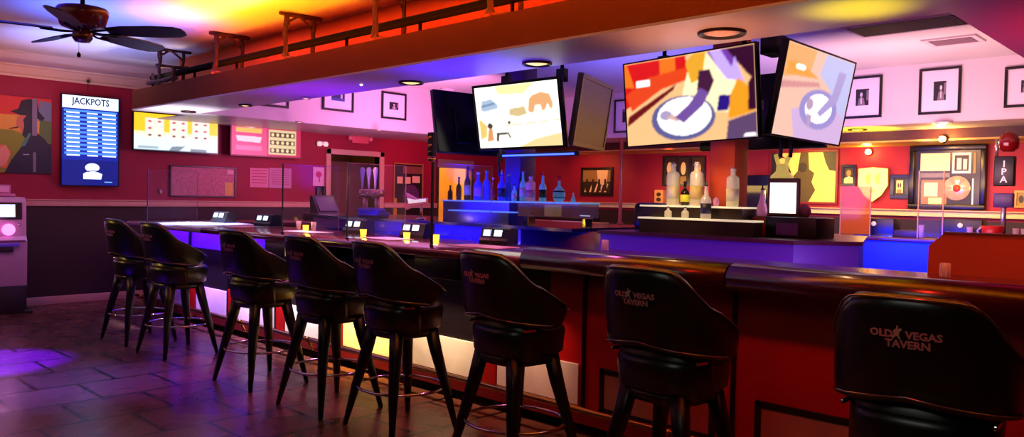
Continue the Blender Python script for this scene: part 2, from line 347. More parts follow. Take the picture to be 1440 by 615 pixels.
# ============================================================ BAR
TOP=M('maroon_bar_top',(92,26,40),.16,var=.1,scale=5,coat=.6); PAD=M('dark_red_wood_rail',(40,7,12),.26,var=.2,scale=6,coat=.3,spec=.5)
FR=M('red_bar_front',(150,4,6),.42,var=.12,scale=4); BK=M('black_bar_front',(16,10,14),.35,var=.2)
WP=M('pale_kick_panel',(216,204,200),.35,.0,var=.1,scale=6); TAN=M('tan_inset_panel',(150,112,88),.5,var=.12,scale=6); BRS=M('brass',(200,150,70),.25,1); CHR=M('chrome',(220,216,216),.12,1)
XJ=-3.46
bar=thing('bar_counter','long maroon-topped bar counter with red front that the stools face','bar counter',(0,3.95,0),group=None)
def ybox(b,x0,y0,z0,x1,y1,z1,m,bev=0): b.box((x0,y0-3.95,z0),(x1,y1-3.95,z1),m,bev)
b=MB(); ybox(b,-8.15,3.70,1.055,XJ,4.72,1.115,TOP,.02); ybox(b,XJ,3.87,1.06,4,4.66,1.135,TOP,.01); b.build('countertop',bar)
b=MB(); ybox(b,-10.22,3.70,1.055,-8.15,4.72,1.115,M('glow_pale_bar_end',(160,150,178),.22,coat=.5),.02); b.build('end_section',bar)  # bright glow on the bar end is put into a paler top colour
def railprof(): return [(3.66,1.075),(3.675,1.05),(3.72,1.04),(3.80,1.05),(3.86,1.06),(3.87,1.135),(3.84,1.15),(3.80,1.172),(3.75,1.182),(3.70,1.17),(3.67,1.14),(3.658,1.11)]
def loft(b,prof,xs,m):
    t=bmesh.new(); rings=[[t.verts.new((x,y-3.95,z)) for y,z in prof] for x in xs]
    for A,B in zip(rings,rings[1:]):
        for k in range(len(prof)): f=t.faces.new((A[k],A[(k+1)%len(prof)],B[(k+1)%len(prof)],B[k])); f.smooth=True
    t.faces.new(rings[0]); t.faces.new(list(reversed(rings[-1]))); bmesh.ops.recalc_face_normals(t,faces=t.faces); b._add(t,m)
for xa,xb_ in ((XJ,-2.02),(-2.01,-.45),(-.44,4)):
    b=MB(); loft(b,railprof(),[xa,xb_],PAD); b.build('armrest',bar)
b=MB(); ybox(b,-10.15,3.97,.86,-7.2,4.02,1.06,M('violet_lit_front_board',(150,120,190),.35,var=.05)); b.build('upper_front_board',bar)  # purple light under the counter is put into a paler violet board
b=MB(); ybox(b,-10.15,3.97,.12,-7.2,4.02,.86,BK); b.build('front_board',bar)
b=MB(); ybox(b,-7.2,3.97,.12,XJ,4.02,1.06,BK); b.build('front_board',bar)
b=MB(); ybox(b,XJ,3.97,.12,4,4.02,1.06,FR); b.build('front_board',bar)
b=MB(); ybox(b,-10.1,4.0,0,4,4.04,.13,M('dark_toe_kick',(20,8,10),.6)); b.build('toe_kick',bar)
b=MB(); ybox(b,-10.15,3.90,.07,4,3.985,.145,M('red_step_ledge',(110,8,14),.45,var=.15)); b.build('step_ledge',bar)
b=MB(); ybox(b,-10.1,4.56,0,4,4.60,1.06,M('bar_back_panel',(40,20,50),.5)); ybox(b,-10.15,4.0,0,-10.1,4.6,1.06,FR); b.build('back_board',bar)
posts=[-10.05,-8.95,-8.0,-7.0,-6.02,-5.05,-4.1,-3.17,-2.12,-1.2,-.25,.7,1.7,2.7]
for i,x in enumerate(posts):
    left=x<-3.3
    b=MB(); ybox(b,x,3.945,.14,x+(.15 if left else .02),3.972,.46 if left else 1.06,FR if left else BK,.003)
    b.build('stile',bar)
    if left: b=MB(); ybox(b,x-.02,3.94,.14,x,3.972,1.06,BK); b.build('stile',bar)
    if i<len(posts)-1:
        x1=posts[i+1]
        if left:
            b=MB(); ybox(b,x+.16,3.955,.165,x1-.03,3.971,.43,WP,.003); p=b.build('inset_panel',bar)
        else:
            b=MB(); xa,xc=x+.14,x1-.1
            for q in ((xa,.15,xc,.185),(xa,.40,xc,.435),(xa,.15,xa+.035,.435),(xc-.035,.15,xc,.435)): ybox(b,q[0],3.955,q[1],q[2],3.972,q[3],BK,.003)
            b.build('inset_frame',bar)
            b=MB(); ybox(b,xa+.035,3.963,.185,xc-.035,3.971,.40,TAN); b.build('inset_panel',bar)
b=MB(); b.tube([(-10.1,-.17,.2),(4,-.17,.2)],.02,BRS,10)
b.build('foot_rail',bar)
for i,x in enumerate([-9.9+k*1.25 for k in range(12)]):
    b=MB(); b.tube([(x,-.06,.1),(x,-.12,.11),(x,-.17,.2)],.014,BRS,7); b.lathe([(.026,0),(.028,.015),(.026,.03)],BRS,mx=Matrix.Translation((x-.015,-.17,.2))@Matrix.Rotation(PI/2,4,'Y')); b.build('rail_bracket',bar)
# housings of the built in games under the left counter
gold=M('gold_print',(224,190,110),.4,var=.4,scale=30,emit=.5)
for x0,x1 in ((-6.85,-5.92),(-4.62,-4.15)):
    b=MB(); ybox(b,x0,3.74,.90,x1,3.97,1.055,BK,.006); hb=b.build('game_housing',bar)
    b=MB(); ybox(b,x0+.01,3.733,1.035,x1-.01,3.741,1.045,CHR); b.build('edge_strip',hb)
    if x1-x0>.6: b=MB(); ybox(b,x0+.38,3.732,.925,x1-.12,3.74,1.025,gold); b.build('printed_panel',hb)
# left return and far run of the bar
lr=thing('bar_counter','short side run of the bar returning away from the camera along the left wall','bar counter',(-9.85,7.3,0))
b=MB(); b.box((-.37,-2.57,1.055),(.35,2.88,1.115),TOP,.015); b.build('countertop',lr); b=MB(); b.box((-.3,-2.57,0),(.28,2.88,1.055),BK); b.build('body',lr)
fb=thing('bar_counter','far side run of the bar below the framed pictures, blue lit at right','bar counter',(0,10.55,0))
b=MB(); b.box((-10.22,-.35,1.05),(3.98,.36,1.10),TOP,.012); b.build('countertop',fb); b=MB(); b.box((-10.15,-.3,0),(-4.6,.28,1.05),M('far_bar_inner_board',(96,50,64),.4,var=.05)); b.build('body',fb); b=MB(); b.box((-4.6,-.3,0),(3.98,.28,1.05),M('far_bar_blue_lit_board',(40,56,140),.3,var=.05)); b.build('blue_lit_front',fb)  # right part of the face coloured blue for the blue light on it
# ============================================================ STOOLS
VIN=M('black_vinyl',(9,11,10),.34,var=.25,scale=5,bump=.05,coat=.1); LEGM=M('black_leg',(14,12,12),.35,.3); EMB=M('embroidery_thread',(170,112,110),.7)
def arm_h(th):      # top height by angle from the back centre (degrees)
    a=abs(th)
    if a<30: return 1.218-.006*(a/30)**2
    if a<72:
        f=(a-30)/42; f=f*f*(3-2*f); return 1.212-(1.212-1.045)*f
    return 1.045-(a-72)/53*.13
def bot_h(th):
    a=abs(th); return .872+.02*max(0,1-a/25)*0-(.055*min(1,a/90)) + (.06*max(0,(a-100)/25))
def shell_pt(th,z,off):
    """point on the bucket shell at angle th (deg), height z, off = outward offset"""
    a=math.radians(th); s_,c_=math.sin(a),math.cos(a)
    n=2.6; rr=1/((abs(s_)**n+abs(c_)**n)**(1/n))
    lean=(z-.8)*.16
    rx=.262+off+max(0,(z-.95))*.03; ry=.225+off
    return Vector((rr*s_*rx,-rr*c_*(ry+lean*max(0,c_)),z))
def make_stool():
    t=thing('bar_stool','','bar stool',(0,0,0),0,'black bucket stools along the bar')
    # bucket back shell
    me=bmesh.new(); ths=[-125+250*i/44 for i in range(45)]; rings=[]
    sec=[(-.024,.0),(-.027,.15),(-.026,.5),(-.026,.85),(-.02,.97),(0,1.0),(.02,.97),(.026,.85),(.028,.5),(.026,.15),(.02,0),(0,-.03)]
    for i,th in enumerate(ths):
        e=min(1,min(i,44-i)/3.); e=math.sin(e*PI/2)
        zt,zb=arm_h(th),bot_h(th); mid=(zt+zb)/2; hh=(zt-zb)/2*(.55+.45*e); k=.35+.65*e
        rings.append([me.verts.new(shell_pt(th,mid-hh+2*hh*v,o*k)) for o,v in sec])
    for A,B in zip(rings,rings[1:]):
        for k in range(len(sec)): f=me.faces.new((A[k],B[k],B[(k+1)%len(sec)],A[(k+1)%len(sec)])); f.smooth=True
    for ring in (rings[0],rings[-1]): me.faces.new(ring).smooth=True
    bmesh.ops.recalc_face_normals(me,faces=me.faces)
    b=MB(); b._add(me,VIN); back=b.build('backrest',t)
    # piping round the outer rim
    b=MB(); b.tube([shell_pt(th,arm_h(th)-.012,.027) for th in ths],.0045,M('piping_vinyl',(70,64,58),.18,coat=.8),6); b.build('piping',back)
    b=MB(); b.tube([shell_pt(th,bot_h(th)+.012,.027) for th in ths[6:-6]],.0045,M('piping_vinyl'),6); b.build('piping',back)
    # lettering follows the curved back
    def wrap(zc,xoff=0):
        def fn(p):
            th=math.degrees((p.x+xoff)/.285); v=shell_pt(th,zc+p.y,.0285+p.z); return v
        return fn
    text_obj('lettering','OLD    VEGAS',.033,EMB,back,None,.0012,wrap(1.088))
    text_obj('lettering','TAVERN',.034,EMB,back,None,.0012,wrap(1.057,.008))
    b=MB()
    b.art((0,0,0),(1,0,0),(0,0,1),[]) 
    rider=[(x_*.62-.0185,1.092+(z_-1.088)*.8) for x_,z_ in [(-.030,1.075),(-.018,1.085),(-.022,1.098),(-.008,1.108),(-.004,1.122),(.004,1.118),(.002,1.106),(.016,1.112),(.02,1.104),(.008,1.094),(.006,1.080),(.014,1.066),(.006,1.066),(-.004,1.078),(-.014,1.074),(-.024,1.062)]]
    b.poly([shell_pt(math.degrees(x/.285),z,.031) for x,z in rider],M('emblem_thread',(176,140,110),.7)); b.build('emblem',back)
    # lower back panel joining shell to seat
    b=MB(); tb=bmesh.new(); A=[];B=[];Cc=[];D=[]
    for i in range(29):
        th=-84+168*i/28
        A.append(tb.verts.new(shell_pt(th,.895,-.028))); B.append(tb.verts.new(shell_pt(th,.645,-.022))); Cc.append(tb.verts.new(shell_pt(th,.645,-.07))); D.append(tb.verts.new(shell_pt(th,.895,-.06)))
    for i in range(28):
        for P,Q in ((A,B),(B,Cc),(Cc,D),(D,A)): f=tb.faces.new((P[i],P[i+1],Q[i+1],Q[i])); f.smooth=P is A
    for i in (0,28): tb.faces.new((A[i],B[i],Cc[i],D[i]))
    bmesh.ops.recalc_face_normals(tb,faces=tb.faces); b._add(tb,VIN); b.build('lower_back',t)
    # seat
    b=MB(); b.lathe([(0,.655),(.205,.655),(.222,.67),(.228,.74),(.232,.775),(.226,.80),(.205,.818),(.15,.828),(0,.832)],VIN,(0,.012,0),36,sq=.6); b.build('seat',t)
    b=MB(); b.lathe([(.12,.60),(.175,.605),(.185,.655)],VIN,(0,.0,0),32,sq=.7); b.build('seat_frame',t)
    # legs: splayed, tapering
    for sx,sy in ((-1,-1),(1,-1),(-1,1),(1,1)):
        b=MB(); p=[(sx*.135,sy*.13,.66),(sx*.165,sy*.155,.50),(sx*.215,sy*.20,.27),(sx*.275,sy*.245,0)]
        tb=bmesh.new(); rg=[]
        for (x,y,z),w in zip(p,(.036,.033,.025,.013)):
            rg.append([tb.verts.new((x+w*a,y+w*b2,z)) for a,b2 in ((-1,-.7),(-.7,-1),(.7,-1),(1,-.7),(1,.7),(.7,1),(-.7,1),(-1,.7))])
        for A_,B_ in zip(rg,rg[1:]):
            for k in range(8): f=tb.faces.new((A_[k],A_[(k+1)%8],B_[(k+1)%8],B_[k])); f.smooth=True
        tb.faces.new(rg[0]); tb.faces.new(rg[-1]); bmesh.ops.recalc_face_normals(tb,faces=tb.faces); b._add(tb,LEGM); b.build('leg',t)
    b=MB(); b.tube([(.285*math.cos(2*PI*k/40),.270*math.sin(2*PI*k/40),.275) for k in range(40)],.009,CHR,8,closed=True); b.build('foot_ring',t)
    for sx in (-1,1):
        b=MB(); b.box((sx*.232-.006,-.15,.80),(sx*.232+.006,-.07,.815),CHR,.003); b.build('chrome_clip',t)
    return t
st0=make_stool()
spots=[(-8.19,3.10,4,'black bar stool farthest from the camera, first at the left end of the bar'),
 (-7.30,3.11,3,'black bar stool second from the left end, beside the purple-lit bar end'),
 (-5.76,3.12,2,'black bar stool third from the left, under the glass divider pole'),
 (-4.78,3.12,0,'black bar stool fourth from the left, beside the gold printed game panel'),
 (-4.02,3.16,-4,'black bar stool fifth from the left, overlapped by its left neighbour'),
 (-2.98,3.14,-6,'black bar stool sixth from the left, its small tavern lettering facing the camera'),
 (-1.96,3.10,-3,'second nearest black bar stool, its whole back and lettering in view against the red front'),
 (-.845,2.95,3,'nearest black bar stool at the right edge, with OLD VEGAS TAVERN lettering')]
for i,(x,y,rz,lb) in enumerate(spots):
    if i==0: st0.location=(x,y,0); st0.rotation_euler=(0,0,math.radians(rz)); st0['label']=lb
    else: dup(st0,(x,y,0),lb,math.radians(rz))
# ============================================================ FLAT SCREENS
SCOL={}
def col(name,c,e=1.0,rough=.3):
    m=M('screen_'+name,c,rough,emit=e)
    if m.name not in SCOL: SCOL[m.name]=tuple(x*e for x in lin(c))
    return m
def inside(pts,u,v):
    c=False; n=len(pts); j=n-1
    for i in range(n):
        (xi,yi),(xj,yj)=pts[i],pts[j]
        if (yi>v)!=(yj>v) and u<(xj-xi)*(v-yi)/(yj-yi)+xi: c=not c
        j=i
    return c
def image_mat():
    if 'screen_picture' in _m: return _m['screen_picture']
    m=bpy.data.materials.new('screen_picture'); m.use_nodes=True; nt=m.node_tree; b=nt.nodes['Principled BSDF']
    a=nt.nodes.new('ShaderNodeAttribute'); a.attribute_name='picture'; b.inputs['Base Color'].default_value=(.01,.01,.01,1); b.inputs['Roughness'].default_value=.3
    nt.links.new(a.outputs['Color'],b.inputs['Emission Color']); b.inputs['Emission Strength'].default_value=1
    _m['screen_picture']=m; return m
def image_mesh(name,x0,z0,x1,z1,y,bg,shapes,parent,nx=160,ny=96,blur=2):
    g=[[SCOL[bg.name]]*(nx+1) for _ in range(ny+1)]
    for m,pts in shapes:
        cc=SCOL[m.name]; us=[p[0] for p in pts]; vs=[p[1] for p in pts]
        for j in range(max(0,int(min(vs)*ny)-1),min(ny,int(max(vs)*ny)+1)+1):
            for i in range(max(0,int(min(us)*nx)-1),min(nx,int(max(us)*nx)+1)+1):
                if inside(pts,(i+.01)/nx,(j+.01)/ny): g[j][i]=cc
    for _ in range(blur):
        h=[]
        for j in range(ny+1):
            row=[]
            for i in range(nx+1):
                nb=[g[max(0,min(ny,j+dj))][max(0,min(nx,i+di))] for dj in(-1,0,1) for di in(-1,0,1)]
                row.append(tuple(sum(q[k] for q in nb)/9 for k in range(3)))
            h.append(row)
        g=h
    me=bpy.data.meshes.new(name)
    V=[(x0+(x1-x0)*i/nx,y,z0+(z1-z0)*j/ny) for j in range(ny+1) for i in range(nx+1)]
    FF=[(j*(nx+1)+i,j*(nx+1)+i+1,(j+1)*(nx+1)+i+1,(j+1)*(nx+1)+i) for j in range(ny) for i in range(nx)]
    me.from_pydata(V,[],FF); at_=me.color_attributes.new('picture','FLOAT_COLOR','POINT')
    fl_=[]
    for row in g:
        for q in row: fl_+=[q[0],q[1],q[2],1]
    at_.data.foreach_set('color',fl_); me.materials.append(image_mat())
    o=bpy.data.objects.new(name,me); C.objects.link(o); o.parent=parent; return o
def tv(name,label,loc,rz,rx,w,h,bg,shapes,bez=.022,depth=.05,cat='television',group=None,ry=0,bm=None,blur=1):
    t=thing(name,label,cat,loc,rz,group); t.rotation_euler=(rx,ry,rz)
    bm=bm or M('tv_bezel',(10,10,12),.25)
    b=MB(); b.box((-w/2,0,-h/2),(w/2,depth,h/2),bm,.006); b.box((-w/2*.6,depth,-h/2*.7),(w/2*.6,depth+.03,h/2*.5),bm,.006)
    b.build('housing',t)
    if blur and shapes: image_mesh('screen',-w/2+bez,-h/2+bez,w/2-bez,h/2-bez,-.0015,bg,shapes,t,blur=blur)
    b=MB(); b.poly([(-w/2+bez,-.0015,-h/2+bez),(w/2-bez,-.0015,-h/2+bez),(w/2-bez,-.0015,h/2-bez),(-w/2+bez,-.0015,h/2-bez)],bg)
    O=(-w/2+bez,-.0015,-h/2+bez)
    b.art(O,(w-2*bez,0,0),(0,0,h-2*bez),shapes)
    if blur and shapes: b.bm.free()
    else: b.build('screen',t)
    b=MB()
    for q in ((-w/2,-h/2,w/2,-h/2+bez),(-w/2,h/2-bez,w/2,h/2),(-w/2,-h/2+bez,-w/2+bez,h/2-bez),(w/2-bez,-h/2+bez,w/2,h/2-bez)):
        b.box((q[0],-.008,q[1]),(q[2],0,q[3]),bm,.002)
    b.build('bezel',t)
    return t
off=M('screen_off',(14,14,16),.12)
# --- big cooking TV
K=lambda n,c,e=1.: col(n,c,e)
shp=[(K('peach',(250,190,130),1.1),R4(0,0,1,1)),
 (K('red',(222,20,12)),[(0,.45),(0,1),(.5,1),(.52,.82),(.3,.68)]),
 (K('orange_red',(236,70,16)),[(0,.62),(.2,.80),(.52,.86),(.52,.72),(.3,.64),(.05,.42)]),
 (K('dark_red',(110,14,10)),[(0,.24),(.02,.36),(.42,.68),(.40,.62),(.03,.26)]),
 (K('orange',(250,120,20)),[(.0,.72),(.08,.70),(.02,1),(0,1)]),
 (K('orange',(250,120,20)),[(.30,.82),(.42,.84),(.42,1),(.30,1)]),
 (K('white',(255,250,250),1.6),R4(.10,.70,.21,.78)),
 (K('cream',(255,236,180),1.3),[(.46,.5),(.55,1),(.74,1),(.9,.5),(.8,.3),(.5,.35)]),
 (K('gold',(240,170,40)),[(.50,.9),(.56,1),(.66,1),(.62,.72),(.54,.66)]),
 (K('violet',(120,60,170)),[(.66,1),(.74,.8),(.84,.74),(.9,.88),(.96,.72),(1,.7),(1,1)]),
 (K('dark_purple',(52,6,40)),[(.80,1),(1,1),(1,.6),(.93,.72)]),
 (K('lavender',(190,160,250),1.2),[(.68,1),(.76,1),(.84,.78),(.86,.9),(.92,.62),(.80,.66),(.74,.8)]),
 (K('blue_rim',(96,96,150)),EL(.46,.28,.25,.26,26)),
 (K('white',(255,250,250),1.6),EL(.47,.30,.21,.22,26)),
 (K('grey_lilac',(176,160,200)),EL(.33,.33,.05,.06)),
 (K('peach_skin',(222,180,170)),[(.33,.30),(.42,.24),(.45,.28),(.38,.34)]),
 (K('dark_arm',(70,24,60)),[(.58,.58),(.60,.80),(.68,.80),(.71,.66),(.66,.50)]),
 (K('arm_lilac',(116,80,160)),[(.40,.30),(.47,.22),(.62,.40),(.67,.54),(.60,.60),(.52,.44)]),
 (K('navy',(40,20,130)),[(.72,.32),(.80,.32),(.84,.48),(.74,.50)]),
 (K('apron_orange',(248,160,30)),[(.80,.22),(.98,.28),(1,.46),(.88,.66),(.82,.48)]),
 (K('slate',(96,70,110)),[(.78,0),(1,0),(1,.28),(.80,.20)]),
 (K('dark_purple',(52,6,40)),[(.94,.30),(1,.3),(1,.7),(.95,.6)]),
 (K('white',(255,250,250),1.6),[(.90,.02),(.99,.02),(.98,.05),(.92,.05)])]
bigtv=tv('television','large TV showing a red kitchen counter and a hand over a round white plate',(-3.34,5.40,2.30),math.radians(-2.7),math.radians(4.8),1.22,.70,K('peach',(250,190,130)),shp,bez=.012,ry=math.radians(-1.5),group='TV cluster on the right column')
shp2=[(K('pale_peach',(246,196,176)),R4(0,0,1,1)),(K('pale_orange',(250,176,110)),[(0,.62),(0,1),(.4,1),(.36,.72)]),(K('pale_gold',(248,164,70)),[(.05,.66),(.3,.68),(.5,.7),(.2,.82),(.04,.8)]),
 (K('white',(255,250,250),1.6),EL(.22,.77,.07,.03)),(K('pale_blue',(196,196,240)),[(.55,1),(1,1),(1,.2),(.8,.3),(.7,.6),(.5,.75)]),(K('pale_lilac',(214,180,226)),[(.3,0),(1,0),(1,.3),(.7,.5),(.2,.3)]),
 (K('mauve_band',(222,150,150)),[(0,.58),(.5,.66),(.55,.62),(0,.5)]),
 (K('pale_rim',(160,146,210)),EL(.58,.36,.28,.23,26)),(K('white',(255,250,250),1.6),EL(.58,.37,.2,.165,26)),
 (K('pale_arm',(176,160,214)),[(.56,.32),(.62,.28),(.84,.5),(.9,.85),(.78,.85),(.74,.56)]),(K('pale_food',(190,160,190)),EL(.44,.40,.05,.07)),(K('pale_food',(190,160,190)),[(.42,.3),(.5,.28),(.5,.14),(.46,.14)])]
tv('television','tall-looking TV turned sideways, showing a washed-out hand over a plate',(-2.60,6.06,2.33),math.radians(89.1),math.radians(9.9),1.22,.70,K('pale_peach',(246,196,176)),shp2,bez=.014,ry=math.radians(.6),group='TV cluster on the right column')
tv('television','dark TV back glimpsed between the two bright TVs on the right column',(-3.42,6.86,2.33),math.radians(180),math.radians(8),1.22,.70,off,[],group='TV cluster on the right column')
# --- elephant TV
shp=[(K('glare_white',(255,252,236),1.5),R4(0,0,1,1)),(K('pale_yellow',(255,232,160),1.2),[(.25,1),(.75,1),(.6,.84),(.3,.86)]),(K('pale_sand',(252,214,150),1.1),[(.5,0),(1,0),(1,.2),(.7,.12)]),
 (K('pale_gold2',(240,206,110)),[(.02,.14),(.10,.18),(.12,.36),(.02,.5)]),
 (K('elephant_tan',(240,176,120)),[(.64,.56),(.66,.74),(.70,.80),(.80,.84),(.90,.80),(.93,.66),(.92,.56),(.89,.58),(.87,.66),(.84,.56),(.80,.54),(.79,.64),(.73,.64),(.71,.54),(.67,.52)]),
 (K('bush_tan',(222,196,140)),[(.40,.52),(.42,.62),(.60,.64),(.63,.52),(.52,.48)]),
 (K('truck_blue',(176,196,222)),[(.06,.62),(.08,.78),(.20,.80),(.28,.70),(.28,.60),(.16,.58)]),(K('truck_line',(110,140,180)),[(.06,.70),(.24,.74),(.25,.71),(.07,.67)]),
 (K('truck_white',(236,240,250),1.3),[(.10,.46),(.10,.60),(.36,.66),(.42,.56),(.38,.46)]),
 (K('wheel',(80,56,50)),EL(.155,.36,.035,.05)),(K('wheel',(80,56,50)),EL(.40,.40,.02,.028)),(K('ground',(232,160,96)),[(.10,.10),(.13,.30),(.18,.32),(.19,.12)]),
 (K('dark_mark',(60,40,36)),[(.22,.10),(.23,.24),(.38,.25),(.41,.15),(.39,.14),(.37,.21),(.26,.20),(.25,.10)]),
 (K('horizon',(222,180,130)),[(.35,.36),(1,.40),(1,.385),(.35,.34)])]
tv('television','front TV of the left cluster, glaring white with an elephant and a truck',(-5.16,5.38,2.27),math.radians(.9),math.radians(10.4),1.11,.64,K('glare_white',(255,252,236),1.5),shp,bez=.026,group='TV cluster on the left column')
tv('television','dark switched-off TV seen from behind, left of the elephant TV',(-6.15,5.80,2.26),math.radians(-97),math.radians(11),1.11,.66,off,[],group='TV cluster on the left column')
tv('television','switched-off TV with olive edge, right of the elephant TV',(-4.73,6.0,2.31),math.radians(110),math.radians(8),.95,.66,M('screen_off_olive',(30,26,22),.35),[],bez=.04,group='TV cluster on the left column',bm=M('olive_bezel',(92,82,40),.35))
# columns and TV mounts
def column(name,x,y,m,label,w=.23):
    t=thing(name,label,'column',(x,y,ZI))
    b=MB(); b.box((-w/2,-w/2,0),(w/2,w/2,ZC-ZI-.001),m,.005); b.build('shaft',t)
    b=MB(); b.box((-w/2-.03,-w/2-.03,ZC-ZI-.10),(w/2+.03,w/2+.03,ZC-ZI-.001),PINKW,.005); b.build('capital',t)
    b=MB(); b.box((-.28,-.04,1.02),(.28,.04,1.10),M('dark_metal'),.004); b.box((-.04,-.5,1.02),(.04,.5,1.10),M('dark_metal'),.004); b.build('mount_arm',t)
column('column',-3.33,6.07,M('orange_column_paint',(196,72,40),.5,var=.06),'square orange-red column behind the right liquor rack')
column('column',-5.77,6.08,M('purple_column_paint',(92,50,120),.5,var=.06),'square purple column behind the left liquor rack')
def ceil_mount(x,y,label,n):
    t=thing('tv_ceiling_mount',label,'TV mount',(x,y,ZC))
    b=MB(); b.box((-.5,-.06,-.06),(.5,.06,0),BLACK(),.004); b.build('rail',t)
    for k in range(n):
        b=MB(); xx=-.36+.72*k/(n-1); b.tube([(xx,0,-.06),(xx,0,-.5)],.018,M('dark_metal')); b.box((xx-.05,-.03,-.62),(xx+.05,.03,-.5),BLACK(),.004); b.build('drop_arm',t)
ceil_mount(-3.34,5.62,'black ceiling bracket holding the large cooking TV',2)
ceil_mount(-5.16,5.60,'black ceiling bracket holding the elephant TV',2)
b=MB(); b.tube([(0,0,ZC),(0,0,2.72)],.03,BLACK()); b.box((-.06,-.1,2.6),(.06,.1,2.75),BLACK(),.005); tag(b.build('tv_ceiling_mount',loc=(-2.74,5.62,0)),'black drop pole at the top corner of the tall-looking TV','TV mount')
# blue led bar and cables under left cluster
t=thing('led_bar','blue glowing LED bar just under the elephant TV','LED bar',(-5.05,5.42,1.90))
b=MB(); b.box((-.35,-.03,-.02),(.6,.03,.02),M('led_housing',(30,30,50),.4),.004); b.build('housing',t)
b=MB(); b.box((-.34,-.034,-.012),(.59,-.03,.004),M('blue_led',(60,90,255),.4,emit=3)); b.build('diffuser',t)
b=MB(); b.tube([(0,0,.02),(.01,0,-.05),(-.01,0,-.10),(.0,0,-.24)],.012,BLACK()); b.box((-.02,-.015,-.1),(.02,.015,-.02),BLACK(),.003); tag(b.build('hanging_cable',loc=at(703,213,1,5.33)),'short black cable hanging under the left corner of the elephant TV','cable')
for px in (1098,1112):
    p=at(px,200,1,6.0); b=MB(); b.tube([(0,0,.1),(.005,0,0),(0,0,-.12)],.016,BLACK()); tag(b.build('hanging_cable',loc=p),'black strap hanging below the tall-looking TV, the %s one'%('left' if px<1105 else 'right'),'cable')
# --- wall screens (left wall faces +X: rz = +90deg)
def wallscreen(box,xo,label,bg,shapes,**k):
    a=at(box[0],box[1],0,X0+xo); c=at(box[2],box[3],0,X0+xo); w=c[1]-a[1]; h=a[2]-c[2]
    return tv('wall_screen',label,(X0+xo,(a[1]+c[1])/2,(a[2]+c[2])/2),PI/2,0,w,h,bg,shapes,cat='wall screen',**k),w,h
navy=K('navy_bg',(14,34,140)); ice=K('ice',(214,240,255),1.15); cy=K('cyan_row',(110,190,250))
shp=[(ice,R4(.0,.86,1,1))]
for i in range(11):
    y=.82-i*.0475; shp+= [(K('row_glow',(70,140,235)),R4(.03,y,.97,y+.024))]
    for u0,u1 in ((.07,.30),(.43,.62),(.70,.95)): shp.append((ice,R4(u0,y-.017,u1,y-.002)))
shp+= [(K('navy2',(10,24,110)),R4(.01,.0,.99,.28)),(ice,EL(.52,.20,.13,.05)),(ice,[(.36,.07),(.36,.13),(.42,.15),(.62,.15),(.70,.13),(.68,.07)]),(K('navy2',(10,24,110)),[(.40,.155),(.66,.165),(.66,.172),(.40,.162)]),(cy,R4(.74,.035,.88,.045))]
ws,w,h=wallscreen((86,131,167,263),.10,'upright blue JACKPOTS leaderboard screen on the red wall beside the painting',navy,shp,bez=.012,blur=0)
text_obj('screen_title','JACKPOTS',.105,M('title_navy',(20,40,90),.4,emit=.6),ws,Matrix.Translation((0,-.006,h*.43))@Matrix.Rotation(PI/2,4,'X')@Matrix.Diagonal((.92,1.15,1,1)),.002)
yel=K('card_yellow',(255,206,40),1.1); wh=K('screen_white',(250,250,255),1.3); rp=K('pip_red',(214,60,70)); gp=K('pip_dark',(90,70,70))
shp=[(yel,R4(0,.45,1,1)),(K('sky_pale',(214,232,246),1.25),R4(0,0,1,.45)),(K('cream_glow',(255,240,190),1.2),R4(0,.42,1,.52))]
for u0 in (.13,.41,.68):
    shp.append((K('card_pink',(255,226,214),1.2),R4(u0,.34,u0+.21,.88)))
    for r in range(3):
        for c_ in range(2):
            if (r,c_)==(1,1) and u0<.2: continue
            shp.append((gp if r==0 else rp,EL(u0+.05+.11*c_,.42+.185*r,.022,.03,8)))
shp+= [(K('grey_blot',(130,150,160)),[(.40,.02),(.52,.02),(.60,.16),(.44,.14)]),(K('grey_blot',(130,150,160)),R4(.66,.03,.86,.10)),(K('grey_blot2',(170,190,200)),R4(.05,.06,.28,.12)),(K('dark_edge',(40,60,70)),R4(0,0,1,.03))]
wallscreen((187,156,307,218),.15,'bright yellow and white wall screen with three playing cards, left of the red one',yel,shp,bez=.012)
mg=K('magenta_bg',(206,34,84),.9)
shp=[(K('magenta_light',(226,70,120),.9),R4(0,.0,.5,1)),(mg,R4(.5,0,1,1)),(K('pill_yellow',(250,186,60)),R4(.06,.66,.42,.80)),(K('pill_white',(240,210,220)),[(.08,.40),(.40,.38),(.42,.55),(.06,.56)]),(K('pill_pink',(240,110,160)),R4(.06,.14,.42,.28)),(K('pill_white',(240,210,220)),R4(.42,.86,.9,.97)),
 (K('burst',(250,190,190)),[(.14,.84),(.2,.98),(.34,.98),(.38,.86),(.28,.80)]),(K('reel_cream',(226,206,150)),R4(.52,.06,.93,.80))]
for r in range(3):
    shp.append((K('reel_dark',(40,24,14)),R4(.54,.11+.235*r,.91,.25+.235*r)))
    for c_ in range(5): shp.append((K('reel_gold',(246,226,150)),EL(.58+.073*c_,.18+.235*r,.022,.055,8)))
wallscreen((324,166,424,224),.15,'red wall screen with a grid of cream game reels, right of the card screen',mg,shp,bez=.02,blur=1,bm=M('red_bezel',(120,20,34),.3))
